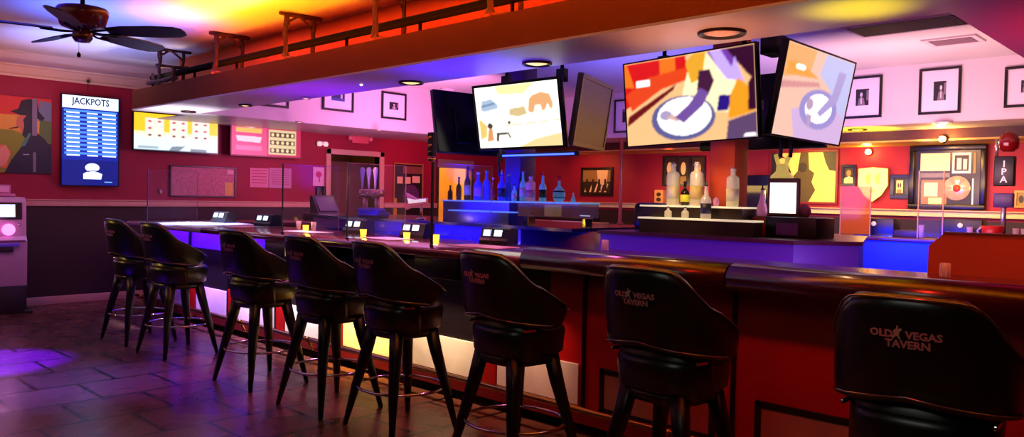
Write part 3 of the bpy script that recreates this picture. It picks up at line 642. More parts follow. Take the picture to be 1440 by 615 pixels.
# ============================================================ PICTURES
def picture(box,wall,label,shapes,fr,mat_c,mat_w,fw=.03,group=None,name='framed_picture',depth=.03,glass=False):
    """wall: ('x',X) faces +X, ('y',Y) faces -Y"""
    ax=0 if wall[0]=='x' else 1; a=at(box[0],box[1],ax,wall[1]); c=at(box[2],box[3],ax,wall[1])
    k=1-ax; w=c[k]-a[k]; h=a[2]-c[2]; ctr=(a+c)/2
    t=thing(name,label,'picture' if name=='framed_picture' else 'notice',ctr,PI/2 if ax==0 else 0,group)
    b=MB(); b.box((-w/2,-.012,-h/2),(w/2,-.001,h/2),mat_c)
    iw,ih=w-2*fw-2*mat_w,h-2*fw-2*mat_w
    b.art((-iw/2,-.0122,-ih/2),(iw,0,0),(0,0,ih),shapes); b.build('print',t)
    if fr:
        b=MB()
        for q in ((-w/2,-h/2,w/2,-h/2+fw),(-w/2,h/2-fw,w/2,h/2),(-w/2,-h/2+fw,-w/2+fw,h/2-fw),(w/2-fw,-h/2+fw,w/2,h/2-fw)):
            b.box((q[0],-depth,q[1]),(q[2],-.001,q[3]),fr,.003)
        b.build('frame',t)
    return t
BF=M('black_frame',(16,10,12),.3); MATW=M('white_mat_board',(236,226,232),.7); g1,g2,g3=M('print_black',(24,20,24),.5),M('print_grey',(120,112,118),.5),M('print_pale',(206,198,204),.5)
def bw(seed):
    r=random.Random(seed); s_=[(g1,R4(0,0,1,1))]
    hx=r.uniform(.4,.6)
    s_.append((g2,[(hx-.28,0),(hx-.2,.4),(hx-.07,.52),(hx+.07,.52),(hx+.2,.42),(hx+.3,0)]))
    s_.append((g3,EL(hx,.66,.1,.13))); s_.append((g3,[(hx-.05,.1),(hx-.06,.42),(hx+.03,.5),(hx+.08,.12)]))
    s_.append((g2,R4(0,.8,.2,1))) if r.random()<.5 else s_.append((g2,R4(.82,.3,1,.9)))
    return s_
fw_=('y',10.268)
picture((1187,110,1240,165),fw_,'black framed black-and-white photo partly behind the tall-looking TV',bw(1),BF,MATW,.13,.03,'photos on the pale soffit wall')
picture((1294,98,1351,159),fw_,'black framed photo of a pale dancing figure, second from the right on the soffit wall',bw(2),BF,MATW,.13,.03,'photos on the pale soffit wall')
picture((1414,95,1470,149),fw_,'black framed photo cut by the right edge of the image on the soffit wall',bw(3),BF,MATW,.13,.03,'photos on the pale soffit wall')
picture((865,141,910,185),fw_,'black framed photo peeking out left of the large cooking TV',bw(4),BF,MATW,.13,.03,'photos on the pale soffit wall')
lw_=('x',XL+.002)
picture((536,128,570,170),lw_,'narrow black framed photo left of the dark switched-off TV on the soffit wall',bw(5),BF,MATW,.12,.03,'photos on the pale soffit wall')
picture((453,112,496,159),lw_,'black framed blue-toned picture half hidden by the soffit, left of the narrow one',[(M('print_navy',(24,30,90),.5),R4(0,0,1,1)),(g3,R4(.7,.1,.82,.8)),(M('print_navy2',(50,70,150),.5),R4(0,0,1,.3))],BF,MATW,.12,.03,'photos on the pale soffit wall')
picture((365,100,405,153),lw_,'photo frame showing only its lower edge, leftmost above the red menu screen',bw(6),BF,MATW,.12,.03,'photos on the pale soffit wall')
bwl=('y',11.898); Wc=M('sepia_pale',(240,222,150),.5); Wd=M('sepia_dark',(44,30,14),.5); Wm=M('sepia_mid',(150,124,60),.5)
def street(): 
    s_=[(Wd,R4(0,0,1,1)),(Wm,R4(0,.5,1,1)),(Wc,[(.55,.4),(.5,1),(.9,1),(.85,.35)])]
    for k in range(5): s_.append((Wc,[(.05+.18*k,.05),(.12+.18*k,.05),(.2+.18*k,.4),(.16+.18*k,.42)]))
    for k in range(4): s_.append((Wd,[(.1+.22*k,.1),(.12+.22*k,.6),(.18+.22*k,.62),(.22+.22*k,.1)]))
    return s_
picture((818,236,862,276),bwl,'dark framed wide street photo lit by a lamp, left of the thin pole',street(),BF,Wd,.0,.05)
picture((1083,213,1178,288),bwl,'very large yellow poster of a dark guitar player behind the monitor',[(M('poster_yellow',(236,210,120),.6),R4(0,0,1,1)),(Wd,[(.80,1),(1,1),(1,.62),(.90,.64),(.84,.80)]),(Wd,[(0,.1),(.1,.0),(.3,.0),(.32,.6),(.22,.9),(.1,1),(0,1)]),(M('poster_olive',(80,66,30),.6),[(.32,.0),(.34,.5),(.42,.62),(.46,1),(.58,1),(.60,.66),(.68,.58),(.64,.4),(.70,.24),(.60,.0)]),(M('poster_yellow',(236,210,120),.6),EL(.18,.74,.09,.16)),(Wd,EL(.5,.7,.07,.1)),(M('poster_yellow',(236,210,120),.6),EL(.36,.2,.05,.1))],M('red_frame',(120,14,18),.45),Wd,0,.035)
picture((1184,232,1204,262),bwl,'small dark framed picture left of the glowing yellow shield',[(Wd,R4(0,0,1,1)),(Wc,[(0,0),(1,0),(1,.35),(.5,.45),(0,.3)]),(Wm,EL(.5,.65,.25,.2))],BF,Wd,0,.04)
picture((1253,246,1278,280),bwl,'small black framed picture between the yellow shield and record display',[(Wc,R4(.0,.0,1,1)),(Wd,EL(.3,.6,.12,.2)),(Wd,EL(.62,.6,.12,.2)),(Wm,R4(.1,.0,.8,.3))],BF,Wd,.03,.05)
picture((1427,268,1446,293),bwl,'small gold framed picture at the right edge above the cream ledge',[(Wm,R4(0,0,1,1)),(Wd,EL(.5,.5,.3,.3))],M('gold_frame',(170,140,60),.4),Wc,0,.03)
for i,(x0,x1) in enumerate(((933,952),(953,970),(971,992))):
    picture((x0,220,x1,262),bwl,'%s of three small portrait pictures behind the tall bottles'%('leftmost','middle','rightmost')[i],[(Wd,R4(0,0,1,1)),(Wc,EL(.5,.6,.26,.24)),(Wm,R4(.2,0,.8,.3))],BF,Wd,0,.03,'portraits behind the bottles')
picture((553,229,593,312),('x',X0+.002),'tall black poster with three cream windows beside the passage',[(M('poster_black',(26,12,16),.4),R4(0,0,1,1)),(Wc,R4(.1,.66,.3,.78)),(Wc,R4(.38,.66,.58,.78)),(Wc,R4(.64,.68,.92,.80)),(M('poster_gold',(200,160,60),.5),R4(0,.0,.1,.4)),(M('poster_mauve',(90,50,90),.5),EL(.6,.45,.3,.2)),(M('poster_brown',(130,80,60),.5),R4(.3,.84,1,.97))],M('gold_frame',(170,140,60),.4),g1,0,.02)
# record display shadow box
a=at(1282,206,1,11.9); c=at(1387,296,1,11.9); w=c[0]-a[0]; h=a[2]-c[2]; ctr=(a+c)/2
t=thing('record_display','large black shadow box with a record disc and framed prints on the red wall','picture',(ctr[0],11.898,ctr[2]))
b=MB(); b.box((-w/2,-.02,-h/2),(w/2,0,h/2),M('shadowbox_black',(20,16,18),.35)); b.build('backing',t)
b=MB(); q=.07
for r_ in ((-w/2,-h/2,w/2,-h/2+q),(-w/2,h/2-q,w/2,h/2),(-w/2,-h/2+q,-w/2+q,h/2-q),(w/2-q,-h/2+q,w/2,h/2-q)): b.box((r_[0],-.09,r_[1]),(r_[2],0,r_[3]),BF,.012)
b.build('frame',t)
def UV(b,u0,v0,u1,v1,m,d=.03): b.box((-w/2+u0*w,-d,-h/2+v0*h),(-w/2+u1*w,-.019,-h/2+v1*h),m)
b=MB(); UV(b,.14,.60,.53,.88,M('record_cream',(240,222,178),.5)); UV(b,.14,.50,.53,.57,g2,.025); b.build('certificate',t)
b=MB(); UV(b,.56,.56,.80,.88,MATW,.03); UV(b,.59,.60,.77,.84,g1,.033); UV(b,.62,.62,.68,.80,g3,.035); UV(b,.70,.62,.75,.78,g3,.035); UV(b,.83,.56,.86,.88,Wm); b.build('photo',t)
b=MB(); UV(b,.16,.06,.50,.46,M('record_brown',(160,110,70),.5)); UV(b,.20,.2,.38,.42,M('record_cream',(240,222,178),.5),.034); UV(b,.26,.07,.44,.18,Wc,.034); b.build('photo',t)
b=MB(); UV(b,.56,.05,.84,.48,g1,.025)
for r_ in ((.56,.05,.84,.07),(.82,.05,.84,.48)): UV(b,*r_,MATW,.03)
b.build('mount',t)
b=MB(); mx=Matrix.Translation((-w/2+.63*w,-.032,-h/2+.33*h))@Matrix.Rotation(PI/2,4,'X'); b.lathe([(0,0),(.165,0),(.168,.004),(.165,.008),(0,.008)],M('record_disc',(226,196,170),.2,.4,var=.2,scale=5),seg=36,mx=mx); d=b.build('record',t)
b=MB(); b.lathe([(0,.0085),(.05,.0085),(.05,.011),(0,.011)],M('record_label',(210,60,40),.5),seg=20,mx=mx); b.build('record_label',d)
b=MB()
for k in range(6):
    a_=k*PI/3; m4=mx@Matrix.Rotation(a_,4,'Z'); b.poly([m4@Vector(p) for p in ((.06,-.01,.0095),(.15,-.035,.0095),(.15,.035,.0095),(.06,.01,.0095))],M('record_tint',(180,120,90),.3))
b.build('disc_pattern',d)
# glowing shield sign
p=at(1226,259,1,11.8)
t=thing('shield_sign','glowing yellow shield-shaped sign on the red wall','lit sign',(p[0],11.895,p[2]))
sh=[(-.2,.22),(.0,.24),(.2,.22),(.205,-.02),(.12,-.16),(.0,-.25),(-.12,-.16),(-.205,-.02)]
b=MB(); b.prism([(x*1.04,z*1.04) for x,z in sh],1,-.06,0,M('shield_body',(150,100,20),.5)); b.build('housing',t)
b=MB(); b.prism(sh,1,-.07,-.06,M('shield_glow',(255,222,110),.5,emit=1.5)); b.build('face',t)
b=MB()
for cx in (-.06,.07): b.prism([(cx-.03,.02),(cx-.035,.12),(cx,.15),(cx+.035,.12),(cx+.03,.02),(cx,-.0)],1,-.074,-.07,M('shield_marks',(250,190,70),.5,emit=1.0))
b.prism([(-.05,-.08),(.05,-.08),(.0,-.14)],1,-.074,-.07,M('shield_marks')); b.build('emblem',t)
light('POINT','sign_glow',(p[0],11.6,p[2]),(255,190,60),5,.1)
# IPA tap handle sign
p=at(1413,245,1,10.55); 
t=thing('beer_sign','tall black IPA sign with red top and purple base standing on the far bar','beer sign',(p[0],10.55,1.10))
zz=lambda y: at(1413,y,1,10.55)[2]-1.10
b=MB(); b.tube([(0,0,0),(0,0,zz(275))],.03,M('silver_stem',(190,180,196),.25,.8)); b.lathe([(.09,0),(.09,.015),(.04,.03)],M('silver_stem'),seg=20); b.build('stem',t)
b=MB(); b.box((-.1,-.04,zz(292)),(.1,.04,zz(272)),M('purple_label',(70,40,110),.4),.01); b.build('base_label',t)
b=MB(); b.box((-.105,-.05,zz(262)),(.105,.05,zz(220)),BLACK(),.012); pn=b.build('panel',t)
text_obj('lettering','I\nP\nA',.105,M('sign_white',(240,214,214),.5,emit=.5),pn,Matrix.Translation((0,-.052,(zz(262)+zz(220))/2-.01))@Matrix.Rotation(PI/2,4,'X'),.002)
b=MB(); b.lathe([(.06,0),(.1,.04),(.11,.12),(.08,.2),(.02,.24)],M('red_glass',(120,8,14),.15,coat=.5),(0.03,0,zz(214)),16); b.lathe([(.02,0),(.02,.2)],M('silver_stem'),(-.09,0,zz(220)),8); b.build('topper',t)
# painting on left wall: a man in a black hat in profile (generic)
a=at(-30,131,0,X0); c=at(71,245,0,X0); w=c[1]-a[1]; h=a[2]-c[2]
t=thing('wall_painting','large colourful painting of a figure in a black hat and suit, at the left edge','painting',(X0+.001,(a[1]+c[1])/2,(a[2]+c[2])/2),PI/2)
b=MB(); b.box((-w/2,-.03,-h/2),(w/2,0,h/2),M('canvas_edge',(60,30,30),.7))
P=lambda n,c_:M('paint_'+n,c_,.6)
nv=P('navy_coat',(20,20,40)); sk=P('skin',(190,110,80))
mp=lambda pts:[(.30+.70*u,v) for u,v in pts]
shp=[(P('red',(206,52,34)),R4(0,.72,1,1)),(P('gold',(216,160,52)),R4(0,.5,1,.76)),(P('green',(128,142,20)),mp([(-.4,0),(-.4,.56),(.2,.56),(.55,.5),(.5,0)])),(P('blue_grey',(110,120,140)),mp([(.72,.7),(.74,.97),(1,.95),(1,.66)])),(P('leaf',(84,110,50)),mp([(.74,.5),(.76,.72),(1,.7),(1,.4),(.9,.4)])),
 (P('orange',(220,120,50)),mp([(-.4,.1),(-.4,.35),(.05,.36),(.18,.28),(.1,.06)])),
 (nv,mp([(.05,0),(.2,.18),(.4,.36),(.5,.52),(.66,.56),(.86,.46),(1.0,.34),(1,0)])),
 (sk,mp([(.28,.64),(.30,.74),(.5,.80),(.56,.60),(.46,.50),(.38,.52),(.36,.58),(.30,.60)])),
 (nv,mp([(.40,.5),(.44,.62),(.42,.70),(.5,.78),(.64,.76),(.66,.54),(.5,.44)])),
 (P('hat',(16,16,28)),mp([(.16,.80),(.32,.84),(.38,.95),(.55,.985),(.70,.95),(.74,.82),(.86,.74),(.80,.70),(.60,.76),(.36,.76)])),
 (P('grey_stripe',(122,116,128)),mp([(.60,.5),(.60,.99),(.70,.99),(.70,.5)])),(P('grey_stripe',(122,116,128)),mp([(.62,.02),(.62,.28),(.68,.28),(.68,.02)])),
 (P('lapel',(60,130,110)),mp([(.36,.34),(.54,.54),(.58,.52),(.46,.36)])),(P('cigar',(60,40,20)),mp([(.14,.58),(.32,.61),(.32,.59),(.14,.57)])),(P('smoke_blob',(226,160,120)),mp([(-.1,.06),(-.1,.3),(.08,.36),(.16,.24),(.06,.1)])),(P('pale_tick',(200,200,210)),mp([(.42,.24),(.54,.245),(.54,.255),(.42,.25)]))]
b.art((-w/2,-.0305,-h/2),(w,0,0),(0,0,h),shp); b.build('canvas',t)
# notices
NB=M('note_board_face',(196,120,130),.6,var=.25,scale=40)
t=picture((238,232,331,278),('x',X0+.002),'wide black framed notice board covered in faint print under the card screen',[(M('board_gold',(226,196,90),.6),R4(.84,.02,.97,.5)),(M('board_pale',(236,190,190),.6),R4(.88,.8,.98,.95))],BF,NB,0,.02,None,'notice_board')
pk=M('pink_paper',(226,150,170),.7); pk2=M('pink_print',(190,90,120),.7)
lines=lambda n:[(pk2,R4(.1,.9-.8*i/n,.9,.9-.8*i/n-.25/n)) for i in range(n)]
picture((351,236,377,264),('x',X0+.002),'left sheet of the pair of pink papers taped to the red wall',lines(5),None,pk,0,.0,None,'paper_notice')
picture((378,236,409,265),('x',X0+.002),'right sheet of the pair of pink papers taped to the red wall',lines(7),None,M('lilac_paper',(200,150,180),.7),0,0,None,'paper_notice')
picture((440,235,455,262),('x',X0+.002),'small white notice with a red mark beside the door frame',[(M('red_print',(200,60,70),.6),EL(.5,.62,.28,.16)),(M('red_print'),R4(.5,.2,.62,.5))],None,M('pale_paper',(236,190,200),.7),0,0,None,'paper_notice')
# wall phone
p=at(449.5,272.5,0,X0); t=thing('wall_phone','black wall telephone under the white notice','telephone',(X0,p[1],p[2]),PI/2)
b=MB(); b.box((-.085,-.05,-.12),(.085,0,.12),BLACK(),.012); b.box((-.05,-.053,-.07),(.03,-.049,.02),M('phone_plate',(70,40,34),.4)); b.build('body',t)
b=MB(); b.box((.02,-.085,-.11),(.06,-.05,.11),BLACK(),.014); b.build('handset',t); b=MB(); b.tube([(0,-.03,-.12),(.0,-.03,-.16),(.02,-.03,-.2),(0,-.03,-.24)],.007,BLACK()); b.build('cord',t)
# exit sign and emergency lamps
p=at(505,194.5,0,X0); t=thing('exit_sign','pink unlit exit sign box with two little side lamps above the door','exit sign',(X0,p[1],p[2]),PI/2)
b=MB(); b.box((-.17,-.05,-.09),(.17,0,.09),M('pink_sign_body',(236,96,104),.5),.01); b.build('body',t)
for s_ in (-1,1): b=MB(); b.lathe([(0,-.05),(.03,-.045),(.045,-.01),(.04,.02),(0,.03)],M('pink_lamp',(240,140,140),.4),(s_*.21,-.04,0),14); b.build('lamp_head',t)
p=at(451,202,0,X0); t=thing('emergency_light','twin-headed white emergency light left of the exit sign','emergency light',(X0,p[1],p[2]),PI/2)
b=MB(); b.box((-.09,-.04,-.03),(.09,0,.035),M('white_plastic',(230,220,216),.4),.008); b.build('body',t)
for s_ in (-1,1): b=MB(); b.lathe([(0,-.05),(.035,-.045),(.042,0),(.02,.03)],M('emergency_lens',(255,236,220),.3,emit=.5),(s_*.06,-.06,.0),14,Matrix.Identity(4)); b.build('lamp_head',t)
# hook on the crown above leaderboard
b=MB(); b.lathe([(0,-.02),(.02,-.012),(.024,0),(.02,.012),(0,.02)],BLACK(),(.0,0,0),10); b.tube([(0,0,-.02),(-.01,.0,-.12)],.004,BLACK()); tag(b.build('ceiling_hook',loc=at(124,114.5,0,X0+.12)),'black knob with a short cord on the crown above the leaderboard screen','hook')
# wall outlet with plug
b=MB(); b.box((0,-.03,-.04),(.012,.03,.04),M('outlet_plate',(150,40,70),.5),.003); b.lathe([(0,-.03),(.016,-.02),(.016,.02),(0,.03)],M('white_plastic'),(.03,0,-.01),10); tag(b.build('wall_outlet',loc=at(225,269,0,X0)),'small wall outlet with a white plug left of the notice board','outlet')
# ============================================================ KIOSK AT LEFT EDGE
pk=at(38,360,0,-10.75); yk=pk[1]
t=thing('game_kiosk','silver-lilac game kiosk with screen and glowing pink button at the left edge','kiosk',(-11.3,yk-.55,0))
SL=M('silver_lilac_cabinet',(206,170,184),.3,.2,var=.05); DKC=M('dark_kiosk_base',(34,26,26),.5)
kd=.55
b=MB(); b.box((0,0,0),(kd,.55,.33),DKC,.01); b.box((0,.5,0),(kd+.06,.60,.04),DKC,.01); b.build('base',t)
b=MB(); b.prism([(0,.33),(kd,.33),(kd+.01,.86),(kd-.03,.92),(kd-.04,1.33),(kd-.10,1.385),(0,1.39)],1,0,.55,SL); b.build('cabinet',t)
b=MB(); b.prism([(kd-.035,1.12),(kd-.015,1.12),(kd-.025,1.32),(kd-.045,1.32)],1,.06,.5,M('kiosk_screen_frame',(14,14,18),.3)); b.build('screen_frame',t)
b=MB(); b.poly([(kd-.013,.08,1.15),(kd-.013,.43,1.15),(kd-.022,.43,1.30),(kd-.022,.08,1.30)],M('kiosk_screen_glow',(190,210,240),.3,emit=1.2)); b.poly([(kd-.011,.3,1.16),(kd-.011,.4,1.16),(kd-.015,.39,1.22),(kd-.015,.31,1.22)],M('kiosk_screen_white',(255,255,255),.3,emit=1.6)); b.build('screen',t)
b=MB(); b.lathe([(0,0),(.06,0),(.07,.01),(.06,.02),(0,.022)],M('pink_button_glow',(255,120,240),.4,emit=2.2),seg=20,mx=Matrix.Translation((kd-.02,.36,1.0))@Matrix.Rotation(PI/2,4,'Y')); b.build('button',t)
b=MB(); b.box((kd-.02,.18,.80),(kd+.05,.46,.84),M('violet_slot',(70,40,150),.4,emit=.3),.008); b.box((kd,.26,.74),(kd+.04,.4,.8),DKC,.005); b.box((kd-.02,.02,.86),(kd+.025,.53,.875),M('cabinet_seam',(120,70,100),.4)); b.build('ticket_tray',t)
b=MB(); b.lathe([(.012,0),(.016,.02),(.0,.03)],CHR,seg=12,mx=Matrix.Translation((kd-.02,.47,1.06))@Matrix.Rotation(PI/2,4,'Y')); b.build('lock',t)
b=MB(); b.box((0,0,0),(.22,.26,.035),M('clear_pink_box',(200,130,150),.3),.006); b.box((.02,.02,.035),(.19,.22,.14),M('clear_pink_box'),.012); b.box((.19,.04,.05),(.193,.2,.12),M('pale_paper',(236,190,200),.7)); tag(b.build('brochure_box',loc=(-11.1,yk-.35,1.392)),'small pinkish plastic box lying on top of the kiosk','box')
light('POINT','kiosk_glow',(-10.5,yk-.3,1.15),(255,150,240),1.5,.1)
# ============================================================ GLASS DIVIDERS ON THE BAR
GL=M('divider_glass',(170,160,180),.05,alpha=.05,spec=.4); ST=M('steel_post',(70,70,110),.25,.8)
def divider(px,pt,pb,label,yrear=.62,m=None,x=None):
    a=at(px,pb,1,3.86); x=a[0] if x is None else x; zt=at(px,pt,1,3.86)[2]
    t=thing('glass_divider',label,'glass divider',(x,3.86,1.116),0,'clear dividers standing on the bar')
    hz=zt-1.115
    b=MB(); q_=.009 if m else .006; b.box((-q_,-q_,0),(q_,q_,hz),m or ST,.002); b.lathe([(.015,0),(.015,.012),(.008,.02)],m or ST); b.build('post',t)
    b=MB(); b.box((-.003,.012,.03),(.003,yrear,hz-.01),GL); b.build('pane',t)
    b=MB(); b.box((-.004,yrear,0),(.004,yrear+.008,hz-.01),M('pane_edge',(170,110,150),.2,alpha=.35)); b.box((-.004,.012,hz-.012),(.004,yrear,hz-.006),M('pane_edge')); b.build('edge_trim',t)
    return t
divider(205,238,303,'clear divider with grey post at the far left end of the bar',x=-9.95)
d=divider(397,230,322,'clear divider with clamped steel post in front of the pink papers')
divider(488,228,330,'clear divider with steel post in front of the doorway')
divider(607,228,331,'clear divider with black post left of the blue liquor rack',m=BLACK())
b=MB(); 
for z in (.0,.05,.1,.16): b.lathe([(.02,0),(.03,.01),(.03,.025),(.02,.035)],BRS if z not in(.05,) else BLACK(),(0,0,z),10)
b.box((-.03,-.02,.04),(.03,.02,.22),BLACK(),.004)
p=at(607,228,1,3.86); tag(b.build('clamp',loc=(p[0],3.86,p[2]+.002)),'black and brass clamp head on top of the black divider post','clamp')
# game terminals on the bar
def terminal(px,py,label,w=.27,y=4.56):
    p=at(px,py,1,y); t=thing('bar_game_terminal',label,'game terminal',(p[0],y,1.116),math.radians(12),'game terminals sunk in the bar top')
    b=MB(); b.prism([(-.07,0),(.10,0),(.10,.125),(.0,.135),(-.03,.125),(-.055,.05),(-.07,.03)],0,-w/2,w/2,BLACK()); b.build('housing',t)
    for u in (-.11,-.005):
        b=MB(); b.poly([(u,-.0525,.066),(u+.075,-.0525,.066),(u+.075,-.0355,.116),(u,-.0355,.116)],M('terminal_glow',(200,225,255),.3,emit=1.5)); b.build('lit_window',t)
    return t
terminal(313,300,'black game terminal nearest the left end of the bar, before the notice board')
terminal(375,300,'black game terminal left of the steel-clamped divider')
terminal(503,306,'black game terminal right of the doorway divider')
terminal(585,311,'black game terminal left of the black divider post')
terminal(700,320,'black game terminal under the blue liquor rack')
# menus / mats on the bar
def mat_on_bar(px,py,w,d_,label,m,rz=0,z=1.116):
    p=at(px,py,1,4.22); b=MB(); b.box((-w/2,-d_/2,0),(w/2,d_/2,.004),m,.001); o=b.build('bar_mat',loc=(p[0],4.22,z)); o.rotation_euler[2]=rz
    tag(o,label,'bar mat','pale mats on the bar top'); return o
PM=M('pale_mat',(240,230,240),.4)
mat_on_bar(285,312,.75,.3,'large pale mat on the glowing left end of the bar',PM,.0)
mat_on_bar(432,317,.5,.26,'pale mat beside the first candle from the left',PM,.1)
mat_on_bar(545,322,.45,.26,'pale mat between the second and third candles',PM,-.1)
mat_on_bar(680,330,.5,.28,'pinkish mat right of the fourth candle',M('pink_mat',(240,180,190),.4),.05)
# candles
def candle(px,py,label,r=.030):
    p=at(px,py,1,4.36); t=thing('votive_candle',label,'candle',(p[0],4.36,1.116),0,'yellow votive candles on the bar')
    b=MB(); b.lathe([(r*.75,0),(r*.9,.004),(r,.04),(r*1.05,.055),(r*.95,.055),(r*.85,.01)],M('votive_glass',(255,214,60),.2,emit=1.6,alpha=.7),seg=16); b.build('glass',t)
    b=MB(); b.lathe([(0,.006),(r*.7,.006),(r*.7,.03),(0,.03)],M('candle_glow',(255,220,90),.5,emit=6),seg=14); b.build('wax',t)
    light('POINT','candle_light',(p[0],4.36,1.23),(255,190,50),.8,.02)
candle(430,321,'yellow votive candle farthest left, before the clamped divider'); candle(511,327,'yellow votive candle right of the doorway divider'); candle(572,330,'yellow votive candle third from the left'); candle(613,334,'largest-looking yellow votive candle by the black divider post')
# small clear cups near the first candle
for i,px in enumerate((420,441)):
    p=at(px,317,1,4.42); b=MB(); b.lathe([(.022,0),(.03,.09),(.028,.09),(.02,.006)],M('cup_glass',(240,200,200),.1,alpha=.4),seg=12); tag(b.build('shot_glass',loc=(p[0],4.42,1.116)),'tiny glass %s of the leftmost candle'%('left','right')[i],'glass','glasses on the bar')
def shot(px,py,y,label,z=1.137,k=1.):
    p=at(px,py,1,y); t=thing('shot_glass',label,'glass',(p[0],y,z),0,'glasses on the bar')
    b=MB(); b.lathe([(.020*k,0),(.027*k,.075*k),(.024*k,.075*k),(.017*k,.012*k),(0,.012*k)],M('shot_glass_clear',(225,215,240),.06,alpha=.45),seg=12); b.build('cup',t)
    b=MB()
    for a_ in range(6): 
        an=a_*PI/3; b.box((.0,-.002,0),(.003,.002,.07*k),M('glass_glint',(240,235,250),.1),mx=Matrix.Rotation(an,4,'Z')@Matrix.Translation((.0235*k,0,.003)))
    b.build('facets',t)
shot(851,345,4.46,'faceted shot glass on the bar in front of the purple cooler',k=1.0); shot(1329,376,4.42,'shot glass on the bar in front of the brown board',k=.95)
# ============================================================ ISLANDS
IS=M('island_front_laminate',(110,60,160),.35,var=.03); ITOP=M('island_top_maroon',(84,30,44),.3,var=.1)
xr0=-4.12; ZI=1.235
t=thing('back_bar_cooler','long purple-lit cooler with maroon top under the right liquor rack','bar cooler',(0,5.35,0))
b=MB(); b.prism([(xr0,0),(-2.42,0),(-2.10,.35),(-2.45,1.4),(xr0,1.4)],2,0,ZI-.03,IS); b.build('body',t)
b=MB(); b.prism([(xr0-.02,-.02),(-2.41,-.02),(-2.075,.35),(-2.43,1.42),(xr0-.02,1.42)],2,ZI-.03,ZI,ITOP); b.build('top',t)
t2=thing('back_bar_cooler','blue-lit glossy cooler under the left liquor rack, beside the black divider post','bar cooler',(0,5.35,0))
BG=M('blue_gloss_panel',(60,56,150),.12,coat=.8)
b=MB(); b.box((-8.6,0,0),(-5.05,1.3,ZI-.03),BG,.005); b.build('body',t2)
b=MB(); b.box((-8.62,-.02,ZI-.03),(-4.42,1.32,ZI),M('island_top_navy',(26,20,60),.15,coat=.6)); b.build('top',t2)
b=MB()
for x in (-8.3,-7.65,-7.0,-6.35,-5.7): b.box((x,-.012,.15),(x+.55,0,1.1),M('blue_door_panel',(40,40,130),.1,coat=.8),.003)
b.build('door',t2)
# racks
def rack(x0,x1,y,label,edge,body,u0,u1):
    t=thing('liquor_rack',label,'bottle rack',(x0,y,ZI)); w=x1-x0; z1=1.355-ZI; z2=1.455-ZI
    b=MB(); b.box((0,0,0),(w,.14,z1-.01),body); b.box((u0-x0+.01,.14,0),(u1-x0-.01,.34,z2-.01),body); b.build('body',t)
    b=MB(); b.box((-.01,-.01,z1-.01),(w+.01,.14,z1+.004),edge,.002); b.build('step',t)
    b=MB(); b.box((u0-x0,.13,z2-.01),(u1-x0,.36,z2+.004),edge,.002); b.build('step',t)
    return t
rack(-3.83,-2.80,5.5,'black two-step rack with glowing cream shelves, behind the purple cooler front',M('cream_shelf_glow',(255,236,190),.3,emit=.55),M('dark_rack_body',(40,22,12),.4),-3.92,-2.96)
rack(-6.23,-5.36,5.5,'two-step blue LED rack full of bottles under the elephant TV',M('blue_shelf_glow',(90,130,255),.2,emit=.7),M('navy_rack_body',(40,46,190),.2,coat=.6),-6.50,-5.48)
# bottles
def bottle(px,y,z,h,r,m,label,kind='round',cap=None,lab=None,pour=False,grp='liquor bottles',x=None):
    p=at(px,280,1,y); X=p[0] if x is None else x
    t=thing('liquor_bottle',label,'bottle',(X,y,z),0,grp)
    if kind=='round': pr=[(r*.9,0),(r,.01),(r,h*.52),(r*.85,h*.60),(r*.38,h*.70),(r*.32,h*.92),(r*.36,h*.93),(r*.36,h*.95)]
    elif kind=='tall': pr=[(r*.9,0),(r,.01),(r,h*.72),(r*.8,h*.77),(r*.4,h*.80),(r*.38,h*.92),(r*.5,h*.93),(r*.5,h*.96)]
    elif kind=='cone': pr=[(r*.8,0),(r,.02),(r,h*.25),(r*.5,h*.6),(r*.3,h*.8),(r*.3,h*.92)]
    elif kind=='decanter': pr=[(r*.5,0),(r*.9,.02),(r*1.1,h*.25),(r,h*.45),(r*.4,h*.6),(r*.22,h*.66),(r*.22,h*.84)]
    b=MB(); b.lathe(pr,m,seg=14,sq=1 if kind=='tall' else 0); b.build('glass_body',t)
    b=MB()
    if pour: b.lathe([(r*.36,h*.93),(r*.3,h*.97),(r*.14,h*1.0),(r*.1,h*1.1),(0,h*1.12)],cap or M('black_pourer',(20,18,24),.4),seg=10)
    else: b.lathe([(r*.42,h*.91),(r*.42,h),(0,h)],cap or M('black_pourer',(20,18,24),.4),seg=10)
    b.build('stopper',t)
    if lab:
        b=MB(); b.lathe([(r*1.03,h*.15),(r*1.03,h*.45)],lab,seg=14,sq=1 if kind=='tall' else 0); b.build('bottle_label',t)
    return t
gB=M('blue_lit_glass',(50,60,210),.08,alpha=.8,emit=.12); gC=M('clear_lit_glass',(235,225,190),.08,alpha=.62,emit=.12); gW=M('wine_dark_glass',(60,10,24),.1,alpha=.95); gA=M('amber_glass',(190,80,20),.1,alpha=.85); gP=M('pink_glass',(226,140,190),.1,alpha=.85,emit=.1); gI=M('ice_blue_glass',(110,170,220),.08,alpha=.75,emit=.15)  # faint emission in the bottle glass stands in for light on it
lw=M('label_white',(236,228,222),.5); ly=M('label_yellow',(230,220,60),.5,emit=.2); ld=M('label_dark',(40,30,40),.5); lp=M('label_pink',(230,130,200),.5); lr_=M('label_red',(200,30,40),.5); sil=M('silver_cap',(190,190,200),.3,.8)
zU=1.46; yu=5.74; zL=1.36; yl=5.56
LR='bottles on the blue rack'
bottle(633,yu,zU,.16,.028,gW,'smallest dark bottle at the left end of the blue rack',grp=LR)
bottle(645,yu,zU,.25,.03,gW,'dark red bottle second from the left on the blue rack',grp=LR,lab=M('label_wine',(110,20,26),.5))
bottle(657,yu,zU,.36,.036,gW,'tallest dark bottle with white label on the blue rack',grp=LR,lab=lw,cap=BLACK())
